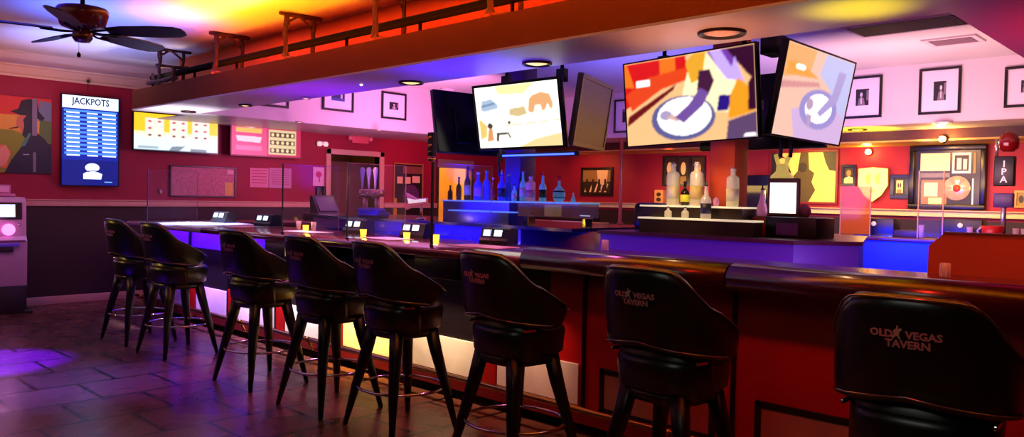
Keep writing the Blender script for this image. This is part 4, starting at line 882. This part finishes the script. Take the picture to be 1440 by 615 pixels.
bottle(672,yu,zU,.30,.045,gB,'wide blue-lit bottle with white neck, left of the blue pair',grp=LR,lab=lp,cap=lw)
bottle(684,yu+.09,zU,.32,.045,gB,'wide blue-lit bottle, right of the blue pair',grp=LR,cap=sil)
bottle(693,yu,zU,.24,.022,gA,'thin orange bottle in the middle of the blue rack',grp=LR,lab=lr_,cap=lw)
bottle(705,yu,zU,.29,.04,gB,'dark blue bottle left of the last pair on the blue rack',grp=LR,lab=ld,cap=lw,pour=True)
bottle(715,yu+.09,zU,.28,.038,gB,'blue bottle with round stopper before the purple column',grp=LR,cap=sil)
bottle(723,yu-.05,zU,.17,.026,gI,'short white-labelled bottle at the right end of the blue rack',grp=LR,lab=lw)
# glass caddy with blue lid and bottles on it
cx0=at(728,300,1,5.55)[0]; cx1=at(815,300,1,5.55)[0]
t=thing('glass_display_box','clear glass box with icy blue lid holding garnish jars, right of the blue rack','display box',((cx0+cx1)/2,5.55,ZI)); w=(cx1-cx0)/2
zb,zt_=.085,.215
b=MB(); b.box((-w,0,zb),(w,.28,zb+.008),GL); 
for q in (((-w,0,zb),(w,.005,zt_)),((-w,.275,zb),(w,.28,zt_)),((-w,0,zb),(-w+.005,.28,zt_)),((w-.005,0,zb),(w,.28,zt_))): b.box(*q,M('box_glass',(220,170,170),.06,alpha=.28))
b.build('glass_box',t)
b=MB(); b.box((-w-.01,-.01,zt_),(w+.01,.29,zt_+.012),M('ice_blue_lid',(120,190,235),.15,alpha=.9,emit=.35),.003); b.build('lid',t)
for x in (-w+.03,w-.03):
    b=MB(); b.box((x-.02,.1,0),(x+.02,.2,zb),CHR,.003); b.build('foot',t)
for k,(xx,mm) in enumerate(((-.55*w,M('jar_brown',(130,60,40),.3)),(-.1*w,M('jar_cream',(236,190,120),.3,emit=.1)),(.45*w,M('jar_wine',(120,40,40),.3)))):
    b=MB(); b.box((xx-.06,.06,zb+.008),(xx+.06,.2,zt_-.015),mm,.01); b.build('jar',t)
ztop=ZI+zt_+.013; GB='bottles on the glass box'
for px,h_,r_,m_,kw,lb in ((735,.30,.032,gI,dict(lab=lw,cap=sil),'clear tall bottle at the left end of the glass box'),
  (746,.25,.04,gP,dict(lab=lp,cap=lw,kind='tall'),'square pink bottle on the glass box'),
  (763,.26,.036,gI,dict(lab=ld,pour=True,cap=M('grey_pourer',(150,140,170),.3)),'blue-grey bottle with long grey spout on the glass box'),
  (786,.24,.055,gI,dict(kind='decanter',cap=lr_,lab=ld),'round icy decanter with red stopper on the glass box'),
  (806,.09,.022,gI,dict(kind='cone',cap=lw),'tiny white cone-shaped bottle at the right end of the glass box')):
    bottle(px,5.69,ztop,h_,r_,m_,lb,grp=GB,**kw)
# right rack bottles
RR='bottles on the cream rack'
bottle(946,yu,zU,.36,.045,gC,'tall square clear bottle at the left end of the cream rack',kind='tall',grp=RR,cap=lw,lab=M('label_cream',(236,220,170),.5))
bottle(963,yu,zU,.20,.036,M('dark_green_glass',(30,26,12),.1),'short dark bottle with bright yellow label on the cream rack',grp=RR,lab=ly)
bottle(979,yu,zU,.36,.046,gC,'second tall square clear bottle, in front of the portraits',kind='tall',grp=RR,cap=lw,lab=M('label_gold',(230,200,110),.5))
bottle(1030,yu,zU,.31,.042,gC,'tall square clear bottle standing alone before the orange column',kind='tall',grp=RR,cap=lw,lab=M('label_cream'))
bottle(993,yl,zL,.27,.042,gC,'round clear bottle with black pourer on the lower cream shelf',grp=RR,lab=ld,pour=True)
for i,px in enumerate((940,964)):
    bottle(px,yl,zL,.09,.03,gC,'tiny %s miniature bottle on the lower cream shelf'%('left','right')[i],grp=RR)
p=at(1012,300,1,5.78); b=MB(); b.lathe([(.02,0),(.026,.05),(.01,.07)],gP,seg=10); tag(b.build('small_jar',loc=(p[0],5.72,zU)),'tiny pale jar on the upper cream shelf left of the lone bottle','jar')
# machine left of right rack
p=at(918,300,1,6.1); t=thing('blender_base','dark rounded appliance left of the cream rack','appliance',(p[0],6.1,ZI))
b=MB(); b.box((-.14,-.12,0),(.14,.12,.24),M('dark_appliance',(28,14,12),.35),.04); b.build('body',t); b=MB(); b.box((-.1,-.125,.05),(.1,-.119,.15),M('appliance_face',(60,30,20),.4)); b.build('control_face',t)
p=at(922,270,1,11.7); b=MB(); b.box((-.09,-.05,0),(.09,.05,.24),M('small_carton',(210,150,90),.5),.004); b.art((-.08,-.0503,.02),(.16,0,0),(0,0,.2),[(Wd,EL(.5,.7,.3,.18)),(Wd,EL(.5,.25,.3,.18))]); tag(b.build('carton',loc=(p[0],11.845,1.441)),'small patterned carton on the ledge left of the tall bottles','carton')
# POS station
t=thing('pos_station','black cabinet with purple stickers carrying the monitor on the cooler end','cabinet',(at(1110,320,1,5.9)[0],5.9,ZI))
b=MB(); b.box((-.12,-.16,0),(.28,.18,.155),BLACK(),.008); b.build('body',t); b=MB(); b.box((-.03,-.164,.02),(.14,-.16,.11),M('purple_sticker',(110,60,140),.5)); b.build('sticker',t)
p=at(1101,279,1,5.85); t=thing('pos_monitor','small monitor with a blank glowing white screen','monitor',(p[0],5.85,p[2]),math.radians(8)); 
b=MB(); b.box((-.125,0,-.155),(.125,.035,.155),M('monitor_housing',(110,80,60),.35),.01); b.build('housing',t); b=MB(); b.poly([(-.1,-.002,-.115),(.1,-.002,-.115),(.1,-.002,.12),(-.1,-.002,.12)],M('monitor_glow',(255,255,255),.3,emit=2.2)); b.build('screen',t)
b=MB(); zb_=ZI+.159-p[2]; b.box((-.03,.035,zb_),(.03,.055,-.05),BLACK()); b.box((-.09,-.03,zb_),(.09,.12,zb_+.01),BLACK()); b.build('stand',t)
p=at(1073,320,1,5.82); b=MB(); b.box((-.06,-.06,0),(.06,.06,.15),M('red_box',(150,10,16),.4),.004); b.box((-.06,-.06,.15),(.06,.06,.155),M('red_box_lid',(90,10,14),.4)); tag(b.build('red_box',loc=(p[0],5.82,ZI)),'plain red box left of the monitor, under the pink bottle','box')
bottle(1072,5.82,ZI+.156,.22,.042,gP,'pink cone-shaped bottle with black pourer on the red box',kind='cone',pour=True,grp=None or 'liquor bottles')
p=at(1100,240,1,6.28); t=thing('glass_jug','big yellow-lit glass jug with two spouts behind the monitor','jug',(p[0],6.28,1.40))
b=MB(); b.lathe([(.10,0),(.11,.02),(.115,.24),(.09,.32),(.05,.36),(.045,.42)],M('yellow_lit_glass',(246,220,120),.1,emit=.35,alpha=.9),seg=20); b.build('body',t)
b=MB(); b.tube([(-.03,0,.40),(-.06,0,.5)],.018,M('yellow_lit_glass')); b.tube([(.02,0,.40),(.06,0,.49)],.02,M('yellow_lit_glass')); b.build('spout',t)
b=MB(); b.box((-.13,-.1,-.165),(.13,.1,0),BLACK(),.005); b.build('plinth',t)
p=at(1133,300,1,6.0); b=MB(); b.lathe([(.03,0),(.05,.03),(.045,.07),(.02,.10)],M('mauve_cloth',(190,110,150),.6),seg=9); tag(b.build('folded_cloth',loc=(p[0]-.01,6.0,ZI+.156)),'crumpled mauve cloth right of the monitor','cloth')
# brown board at right
t=thing('service_partition','orange-brown board with cut corner standing behind the bar at the right','partition',(0,4.78,0))
b=MB(); b.prism([(-1.385,0),(-1.385,1.275),(-1.31,1.345),(2.5,1.36),(2.5,0)],1,0,.04,M('orange_brown_board',(170,66,22),.45,var=.08,scale=3)); b.build('board',t)
b=MB(); b.prism([(-1.31,1.345),(-1.31,1.357),(2.5,1.372),(2.5,1.36)],1,-.005,.045,M('board_edge',(80,30,20),.4)); b.build('edge_strip',t)
# beer tap tower
p=at(527,270,1,5.75); t=thing('beer_tap_tower','pinkish beer tap tower with three tall white handles before the doorway','beer tap',(p[0],5.70,ZI),math.radians(15))
TP=M('pink_steel',(214,150,166),.25,.6); hw=M('white_handle',(244,224,232),.3)
b=MB(); b.box((-.16,-.05,.24),(.16,.07,.33),TP,.02); b.tube([(-.09,0,0),(-.09,0,.26)],.03,TP,12); b.tube([(.09,0,0),(.09,0,.26)],.03,TP,12); b.box((-.15,-.08,0),(.15,.08,.02),TP,.005); b.build('tower',t)
for x in (-.1,0,.1):
    b=MB(); b.tube([(x,-.05,.285),(x,-.09,.28),(x,-.10,.22)],.012,CHR,7); f=b.build('faucet',t)
    b=MB(); b.lathe([(.008,0),(.012,.05),(.016,.12),(.028,.2),(.032,.24),(.02,.27),(0,.275)],hw,(x,-.05,.32),12); b.build('handle',t)
# drip towel, purple
p=at(520,303,1,5.2); b=MB(); b.box((-.2,-.1,0),(.2,.1,.07),M('purple_towel',(90,70,200),.8,bump=.4),.03); b.box((-.16,-.12,.06),(.18,.06,.11),M('purple_towel'),.025); tag(b.build('folded_towel',loc=(at(525,300,1,5.46)[0],5.46,ZI) ) ,'folded purple towels at the foot of the beer taps','towel')
# pink pointing wedge sign
p=at(583,283,1,5.6); t=thing('pink_pointer_sign','pink arrow-shaped sign with white centre left of the yellow passage','sign',(p[0],5.6,p[2]))
b=MB(); b.prism([(-.16,.09),(-.12,0),(-.16,-.10),(.02,-.05),(.2,-.02),(.2,.04),(.02,.03)],1,0,.03,M('pink_sign_face',(236,110,140),.4,emit=.2)); b.build('arrow',t)
b=MB(); b.prism([(-.13,.03),(-.10,-.03),(.02,-.02),(.2,.0),(.2,.03),(.0,.015)],1,-.004,0,M('pink_sign_white',(255,236,240),.4,emit=.6)); b.build('inlay',t)
b=MB(); b.tube([(.1,.015,-.04),(.1,.015,ZI-p[2])],.012,CHR); b.lathe([(.06,0),(.06,.01),(.02,.02)],CHR,(.1,.015,ZI-p[2])); b.build('stand',t)
# register left
p=at(458,297,1,7.0); t=thing('cash_register','dark purple cash register with tilted top on the side bar','cash register',(-9.85,at(458,297,0,-9.85)[1],1.115),PI/2)
b=MB(); b.box((-.25,-.18,0),(.25,.2,.1),M('dark_purple_case',(40,26,54),.4),.01); b.prism([(-.1,.1),(.12,.1),(.14,.34),(.08,.36)],0,-.18,.18,M('dark_purple_case')); b.build('body',t)
b=MB(); b.poly([(-.15,-.0955,.14),(.15,-.0955,.14),(.15,.055,.335),(-.15,.055,.335)],M('register_screen',(70,50,90),.2,emit=.15)); b.build('screen',t)
# far bar clutter
def farbox(px0,px1,py0,label,m,y=10.5,extra=None):
    a=at(px0,py0,1,y); c=at(px1,py0,1,y); h_=max(.05,a[2]-1.10); w_=(c[0]-a[0])
    t=thing('bar_game_terminal',label,'game terminal',((a[0]+c[0])/2,y,1.10),0,'boxes on the far bar')
    b=MB(); b.box((-w_/2,-.1,0),(w_/2,.14,h_),m,.008); b.build('housing',t)
    b=MB(); b.lathe([(0,-.0),(.028,.005),(.03,.02),(0,.03)],M('pale_knob',(240,220,170),.4,emit=.5),mx=Matrix.Translation((extra or 0,-.1,h_-.07))@Matrix.Rotation(PI/2,4,'X'),seg=12); b.build('knob',t)
    b=MB(); b.box((-w_/2,-.15,0),(w_/2,-.1,.012),CHR); b.build('front_lip',t)
farbox(1207,1261,306,'wide black box with a pale knob, left one on the far bar',BLACK())
farbox(1325,1385,308,'wide black box with a pale knob under the record display',BLACK())
b=MB(); b.box((-.14,-.1,0),(.14,.1,.09),M('brown_box',(50,22,18),.5),.005); b.box((-.142,-.02,0),(-.14,.02,.06),Wc); tag(b.build('carton',loc=(at(1277,322,1,10.5)[0],10.5,1.10)),'low brown carton between the two black boxes on the far bar','carton')
p=at(1399,325,1,10.45); b=MB(); b.lathe([(.08,0),(.12,.18),(.11,.18),(.07,.01)],M('red_bucket',(190,16,20),.35),seg=20); b.tube([(-.118,0,.16),(-.15,0,.12),(-.12,0,.03)],.012,M('white_plastic')); tag(b.build('red_bucket',loc=(p[0],10.34,1.10)),'red bucket on the far bar near the right edge','bucket')
for i,px in enumerate((1296,1367,1429,1441)):
    p=at(px,325,1,10.4); b=MB(); b.lathe([(.025,0),(.035,.16),(.03,.16),(.02,.01)],M('cup_glass',(240,200,200),.1,alpha=.4),seg=12); tag(b.build('drinking_glass',loc=(p[0],10.30 if i==1 else 10.38,1.10)),('clear glass between the brown carton and the record display box on the far bar','clear glass nearest the left side of the red bucket','clear glass right of the red bucket','clear glass farthest right on the far bar')[i],'glass','glasses on the far bar')
# amber dividers on far bar
for px0,px1,y0,lb in ((1183,1225,262,'amber-tinted clear divider before the yellow shield'),(1293,1328,240,'clear divider in front of the record display')):
    a=at(px0,y0,1,10.25); c=at(px1,y0,1,10.25); t=thing('glass_divider',lb,'glass divider',((a[0]+c[0])/2,10.25,1.10),0,'dividers on the far bar'); w_=(c[0]-a[0])/2; hz=a[2]-1.10
    b=MB(); b.box((-w_,0,.02),(w_,.006,hz),M('amber_pane',(230,120,20),.1,alpha=.55) if px0<1200 else GL); b.build('pane',t)
    for x in (-w_,w_):
        b=MB(); b.box((x-.006,-.004,0),(x+.006,.01,hz),M('amber_post',(200,150,100),.3)); b.build('edge_post',t)
# papers and glasses on the far bar left, thin pole
b=MB(); b.lathe([(.05,0),(.05,.02),(.03,.03),(.028,ZS-1.10-.05),(.05,ZS-1.10-.03),(.05,ZS-1.10-.014)],M('copper_pole',(176,100,86),.3,.5),seg=16); tag(b.build('support_pole',loc=(-7.69,10.5,1.10)),'thin coppery pole rising from the far bar to the soffit','pole')
for i,(px,w_,lb) in enumerate(((762,.5,'pale sheet on the far bar beneath the glass box'),(800,.55,'white menu lying on the far bar left of the coppery pole'),(838,.35,'yellowish sheet on the far bar nearest the coppery pole'))):
    p=at(px,311,1,10.4); b=MB(); b.box((-w_/2,-.12,0),(w_/2,.12,.012),M('menu_sheet_%d'%i,((226,150,120),(244,220,190),(236,200,110))[i],.6),.002); tag(b.build('menu_sheet',loc=(p[0],10.4,1.10)),lb,'menu','sheets on the far bar')
p=at(826,300,1,10.6); b=MB(); b.box((-.2,-.1,0),(.2,.1,.16),BLACK(),.01); b.box((-.14,-.102,.1),(.14,-.1,.12),M('terminal_glow')); tag(b.build('bar_game_terminal',loc=(p[0],10.6,1.10)),'small black box with a lit strip on the far bar below the street photo','game terminal')
# dark cooler on back wall behind column
a=at(1057,247,1,11.4); c=at(1092,300,1,11.4); t=thing('bottle_cooler','tall black cooler with pale edge behind the pink bottle','cooler',((a[0]+c[0])/2,11.45,0)); w_=(c[0]-a[0])/2
b=MB(); b.box((-w_-.3,-.25,0),(w_,.34,a[2]),BLACK(),.01); b.build('body',t); b=MB(); b.box((-w_-.006,-.262,1.0),(-w_+.006,-.25,a[2]),M('pale_edge',(210,170,150),.4)); b.build('edge_strip',t)
b=MB(); b.tube([(w_-.08,-.28,1.3),(w_-.08,-.28,1.7)],.012,CHR); b.build('handle',t)
# ============================================================ LIGHTS (washes, fills and floor spots are added, with no fixture built)
ORG=(255,96,0)
def strip(name,x0,x1,y,z,col_,power,emis,label):
    t=thing(name,label,'LED strip',((x0+x1)/2,y,z))
    b=MB(); b.box((-(x1-x0)/2,-.02,0),((x1-x0)/2,.02,.012),M('strip_base',(200,200,200),.5)); b.build('base',t)
    b=MB(); b.box((-(x1-x0)/2,-.012,.012),((x1-x0)/2,.012,.018),M(emis[0],emis[1],.5,emit=emis[2])); b.build('diodes',t)
    light('AREA',name+'_light',((x0+x1)/2,y,z+.03),col_,power,x1-x0,.05,target=((x0+x1)/2,y,z+3))
strip('orange_led_strip',-8.4,3.6,3.93,ZT+.001,(255,110,0),45,('orange_led',(255,100,0),4),'orange LED strip lying on the soffit ledge behind the twig arches')
light('AREA','ceiling_orange_wash',(-4.7,3.25,2.2),(255,140,4),95,6.2,.3,target=(-4.7,3.45,4),spread=75)
light('AREA','ceiling_orange_wash',(-.4,3.1,2.2),(255,130,4),36,3.6,.3,target=(-.4,3.2,4),spread=75)
light('AREA','ledge_face_light',(-2.6,3.80,2.745),(255,70,6),34,11.5,.04,target=(-2.6,4.36,2.98))
light('SPOT','white_ledge_lamp',(-9.7,3.9,2.76),(255,215,205),14,.05,target=(-9.6,3.75,3.2),spot=130,blend=1)
light('SPOT','blue_wash',(-8.0,2.7,1.6),(80,110,255),420,.25,target=(-8.1,2.8,3.2),spot=70,blend=1)
light('SPOT','blue_wash',(-6.6,1.6,1.7),(60,50,255),260,.25,target=(-7.0,1.5,3.2),spot=80,blend=1)
light('SPOT','blue_wash',(-9.4,2.5,1.9),(130,150,255),230,.2,target=(-9.9,3.1,3.2),spot=80,blend=1)
light('SPOT','rose_wash',(-9.9,.9,1.4),(255,170,150),55,.3,target=(-10.0,1.4,3.2),spot=110,blend=1)
light('SPOT','crown_wash',(-9.9,3.0,2.2),(255,190,160),30,.3,target=(-11.3,3.0,3.0),spot=110,blend=1)
light('SPOT','magenta_wall_wash',(-9.2,1.8,2.6),(255,80,170),34,.3,target=(X0,3.3,1.9),spot=110,blend=.9)
light('SPOT','bar_end_glow',(-9.2,4.15,2.4),(200,205,255),1300,.08,target=(-9.2,4.2,1.1),spot=52)
light('AREA','purple_under_bar',(-8.6,3.80,1.03),(90,10,255),16,2.6,.05,target=(-8.6,3.99,.75))
for x,w_,c_,p_ in ((-8.9,.9,(190,140,255),22),(-7.95,.8,(225,190,255),26),(-7.0,.8,(240,225,225),26),(-6.0,.8,(255,214,110),42),(-5.0,.8,(255,214,160),14),(-4.1,.7,(255,190,150),5)):
    light('AREA','kick_glow',(x+.45,3.78,.82),c_,p_*.3,w_,.05,target=(x+.45,3.97,.30),spread=75)
light('SPOT','floor_violet',(-7.9,.6,2.4),(60,0,255),9000,.03,target=(-7.85,1.6,0),spot=30,blend=.5)  # added spot in place of a violet reflection in the floor
light('SPOT','floor_blue',(-6.9,1.8,2.35),(80,80,255),900,.15,target=(-6.65,1.95,0),spot=46,blend=1)  # added spot in place of the blue sheen reflected by the tiles
light('SPOT','stool_side_warm',(-9.6,1.2,1.7),(255,210,110),26,.06,target=(-7.7,3.0,1.0),spot=50,blend=.8)  # warm spot added to light the stool sides, no fixture
light('SPOT','floor_purple',(-6.2,3.2,2.2),(150,0,230),160,.1,target=(-6.05,2.55,0),spot=30,blend=1)  # added spot in place of a purple floor reflection
light('SPOT','bar_top_pink',(-7.3,4.3,2.4),(255,190,240),110,.08,target=(-7.3,4.3,1.1),spot=80)
light('SPOT','bar_top_pink',(-5.6,4.25,2.4),(255,110,200),100,.08,target=(-5.6,4.2,1.1),spot=90)
light('SPOT','bar_top_pink',(-3.7,4.2,2.4),(255,90,190),45,.08,target=(-3.6,4.2,1.1),spot=90)
# soffit underside colours: upward spots added without fixtures
light('SPOT','up_white',(-9.6,4.15,1.6),(230,225,255),110,.1,target=(-9.6,4.1,2.5),spot=90,blend=1)
light('SPOT','up_purple',(-6.6,4.15,1.5),(110,10,220),90,.15,target=(-6.6,4.1,2.5),spot=110,blend=1)
light('SPOT','up_blue',(-4.5,4.15,1.6),(60,30,255),110,.15,target=(-4.5,4.1,2.5),spot=100,blend=1)
light('SPOT','up_peach',(-2.5,4.15,1.6),(255,150,110),34,.15,target=(-2.45,4.1,2.5),spot=90,blend=1)
light('SPOT','up_yellow',(-1.55,4.1,1.9),(255,230,0),26,.08,target=(-1.55,4.1,2.5),spot=62,blend=1)
light('SPOT','up_yellow',(-3.7,10.45,1.9),(255,225,0),150,.08,target=(-3.9,10.7,2.5),spot=80,blend=1)
# inner ceiling
light('AREA','well_pink',(-8.3,7.2,2.0),(255,150,225),60,1.5,1.5,target=(-9.9,7.2,2.85))
light('AREA','well_pink',(-3.0,8.6,1.9),(255,185,190),62,2.0,1.0,target=(-3.0,10.3,2.9))
light('AREA','well_blue',(-5.2,7.6,1.9),(110,100,255),60,1.5,1.5,target=(-5.6,9.5,3.2))
# island fronts
light('AREA','cooler_violet',(-3.3,4.85,.85),(110,0,255),4,1.9,.12,target=(-3.3,5.35,1.15))
light('AREA','cooler_lilac',(-1.9,4.95,1.0),(170,130,255),4,.5,.12,target=(-2.3,5.5,1.2))
light('AREA','cooler_blue',(-5.9,4.85,.8),(20,20,255),50,2.0,.12,target=(-5.9,5.35,1.15))
light('SPOT','rack_blue',(-5.9,4.9,1.9),(10,20,255),150,.1,target=(-5.8,5.7,1.5),spot=50)
light('SPOT','column_front',(-3.1,5.0,1.9),(255,150,100),16,.06,target=(-3.35,6.07,1.75),spot=30)  # spot added to brighten the orange column
light('SPOT','tap_pink',(-7.6,5.0,2.2),(255,150,190),26,.08,target=(-7.5,5.75,1.6),spot=60)  # spot added to turn the tap handles pinkish
light('SPOT','rack_cream',(-3.4,5.1,2.0),(255,215,150),22,.08,target=(-3.4,5.7,1.5),spot=60)
light('AREA','far_blue',(-3.2,9.3,1.0),(0,30,255),26,1.2,.3,target=(-3.2,10.2,.8),spread=80)
light('AREA','far_rose',(-8.0,9.2,.9),(255,90,120),12,2.5,.4,target=(-8.0,10.2,.9))
# back wall wash
for x,pw,c_ in ((-9.3,26,(255,170,90)),(-7.2,9,(255,110,60)),(-5.2,58,(255,210,90)),(-3.3,34,(255,190,120)),(-1.8,20,(255,140,150)),(-10.8,9,(255,120,80))):
    light('SPOT','wall_washer',(x,11.0,2.3),c_,pw,.06,target=(x,11.9,1.7),spot=110,blend=.8)
light('AREA','far_shelf_warm',(-4.5,11.2,1.75),(255,205,110),44,7.0,.2,target=(-4.5,11.9,1.38))
# left wall, corridor, passage
light('SPOT','left_wall_wash',(-9.9,6.3,2.3),(255,90,150),16,.2,target=(X0,6.2,1.7),spot=130,blend=.9)
light('SPOT','left_wall_red',(-10.0,8.6,2.4),(255,60,50),42,.2,target=(X0,9.2,1.9),spot=110,blend=.9)
light('POINT','corridor_lamp',(X0-.9,7.6,2.1),(255,190,90),6,.06)
b=MB(); b.lathe([(0,-.03),(.03,-.02),(.035,0),(.02,.02)],M('corridor_bulb',(255,220,150),.5,emit=6)); tag(b.build('corridor_lamp',loc=(X0-1.46,7.98,1.86)),'tiny warm lamp glowing inside the brown doorway','lamp')
light('POINT','passage_lamp',(X0-.7,PY0+.3,2.3),(255,220,110),55,.1)
# front side
light('SPOT','front_red',(-.9,2.2,2.5),(255,40,20),75,.1,target=(-1.0,4.0,.7),spot=85,blend=1)
light('SPOT','front_red',(-2.8,2.2,2.5),(255,40,30),34,.1,target=(-2.8,4.0,.7),spot=85,blend=1)
light('AREA','room_fill',(-6.5,.2,3.0),(255,170,150),12,4,2,target=(-6.5,3.0,0))
light('AREA','near_fill',(-1.2,.4,2.5),(220,225,210),7,1.2,.6,target=(-1.4,3.0,1.0))
light('SPOT','partition_warm',(-.8,4.45,2.4),(255,120,30),38,.08,target=(-.8,4.8,1.2),spot=80)
light('SPOT','rail_red',(-.7,3.2,2.45),(255,60,30),8,.04,target=(-.55,3.8,1.15),spot=40)
light('SPOT','right_soffit_magenta',(-.3,5.2,1.5),(210,16,70),90,.2,target=(-.5,5.4,2.5),spot=130,blend=1)
# world: very dim indoor ambient
wd=bpy.data.worlds.new('world'); sc.world=wd; wd.use_nodes=True; wd.node_tree.nodes['Background'].inputs[0].default_value=(.02,.015,.02,1); wd.node_tree.nodes['Background'].inputs[1].default_value=.5
sc.view_settings.view_transform='Standard'; sc.view_settings.look='None'; sc.view_settings.gamma=1; sc.view_settings.exposure=.12; sc.view_settings.use_curve_mapping=False
# calmer sampling: tiny glowing parts are lit by the lamps next to them
for m_ in bpy.data.materials:
    if m_.use_nodes and m_.node_tree.nodes.get('Principled BSDF') and (m_.node_tree.nodes['Principled BSDF'].inputs['Emission Strength'].default_value>0):
        m_.cycles.emission_sampling='NONE'
sc.cycles.sample_clamp_indirect=1.5; sc.cycles.caustics_reflective=False; sc.cycles.caustics_refractive=False; sc.cycles.blur_glossy=1.0
sc.cycles.max_bounces=6; sc.cycles.use_light_tree=True; sc.cycles.use_adaptive_sampling=False
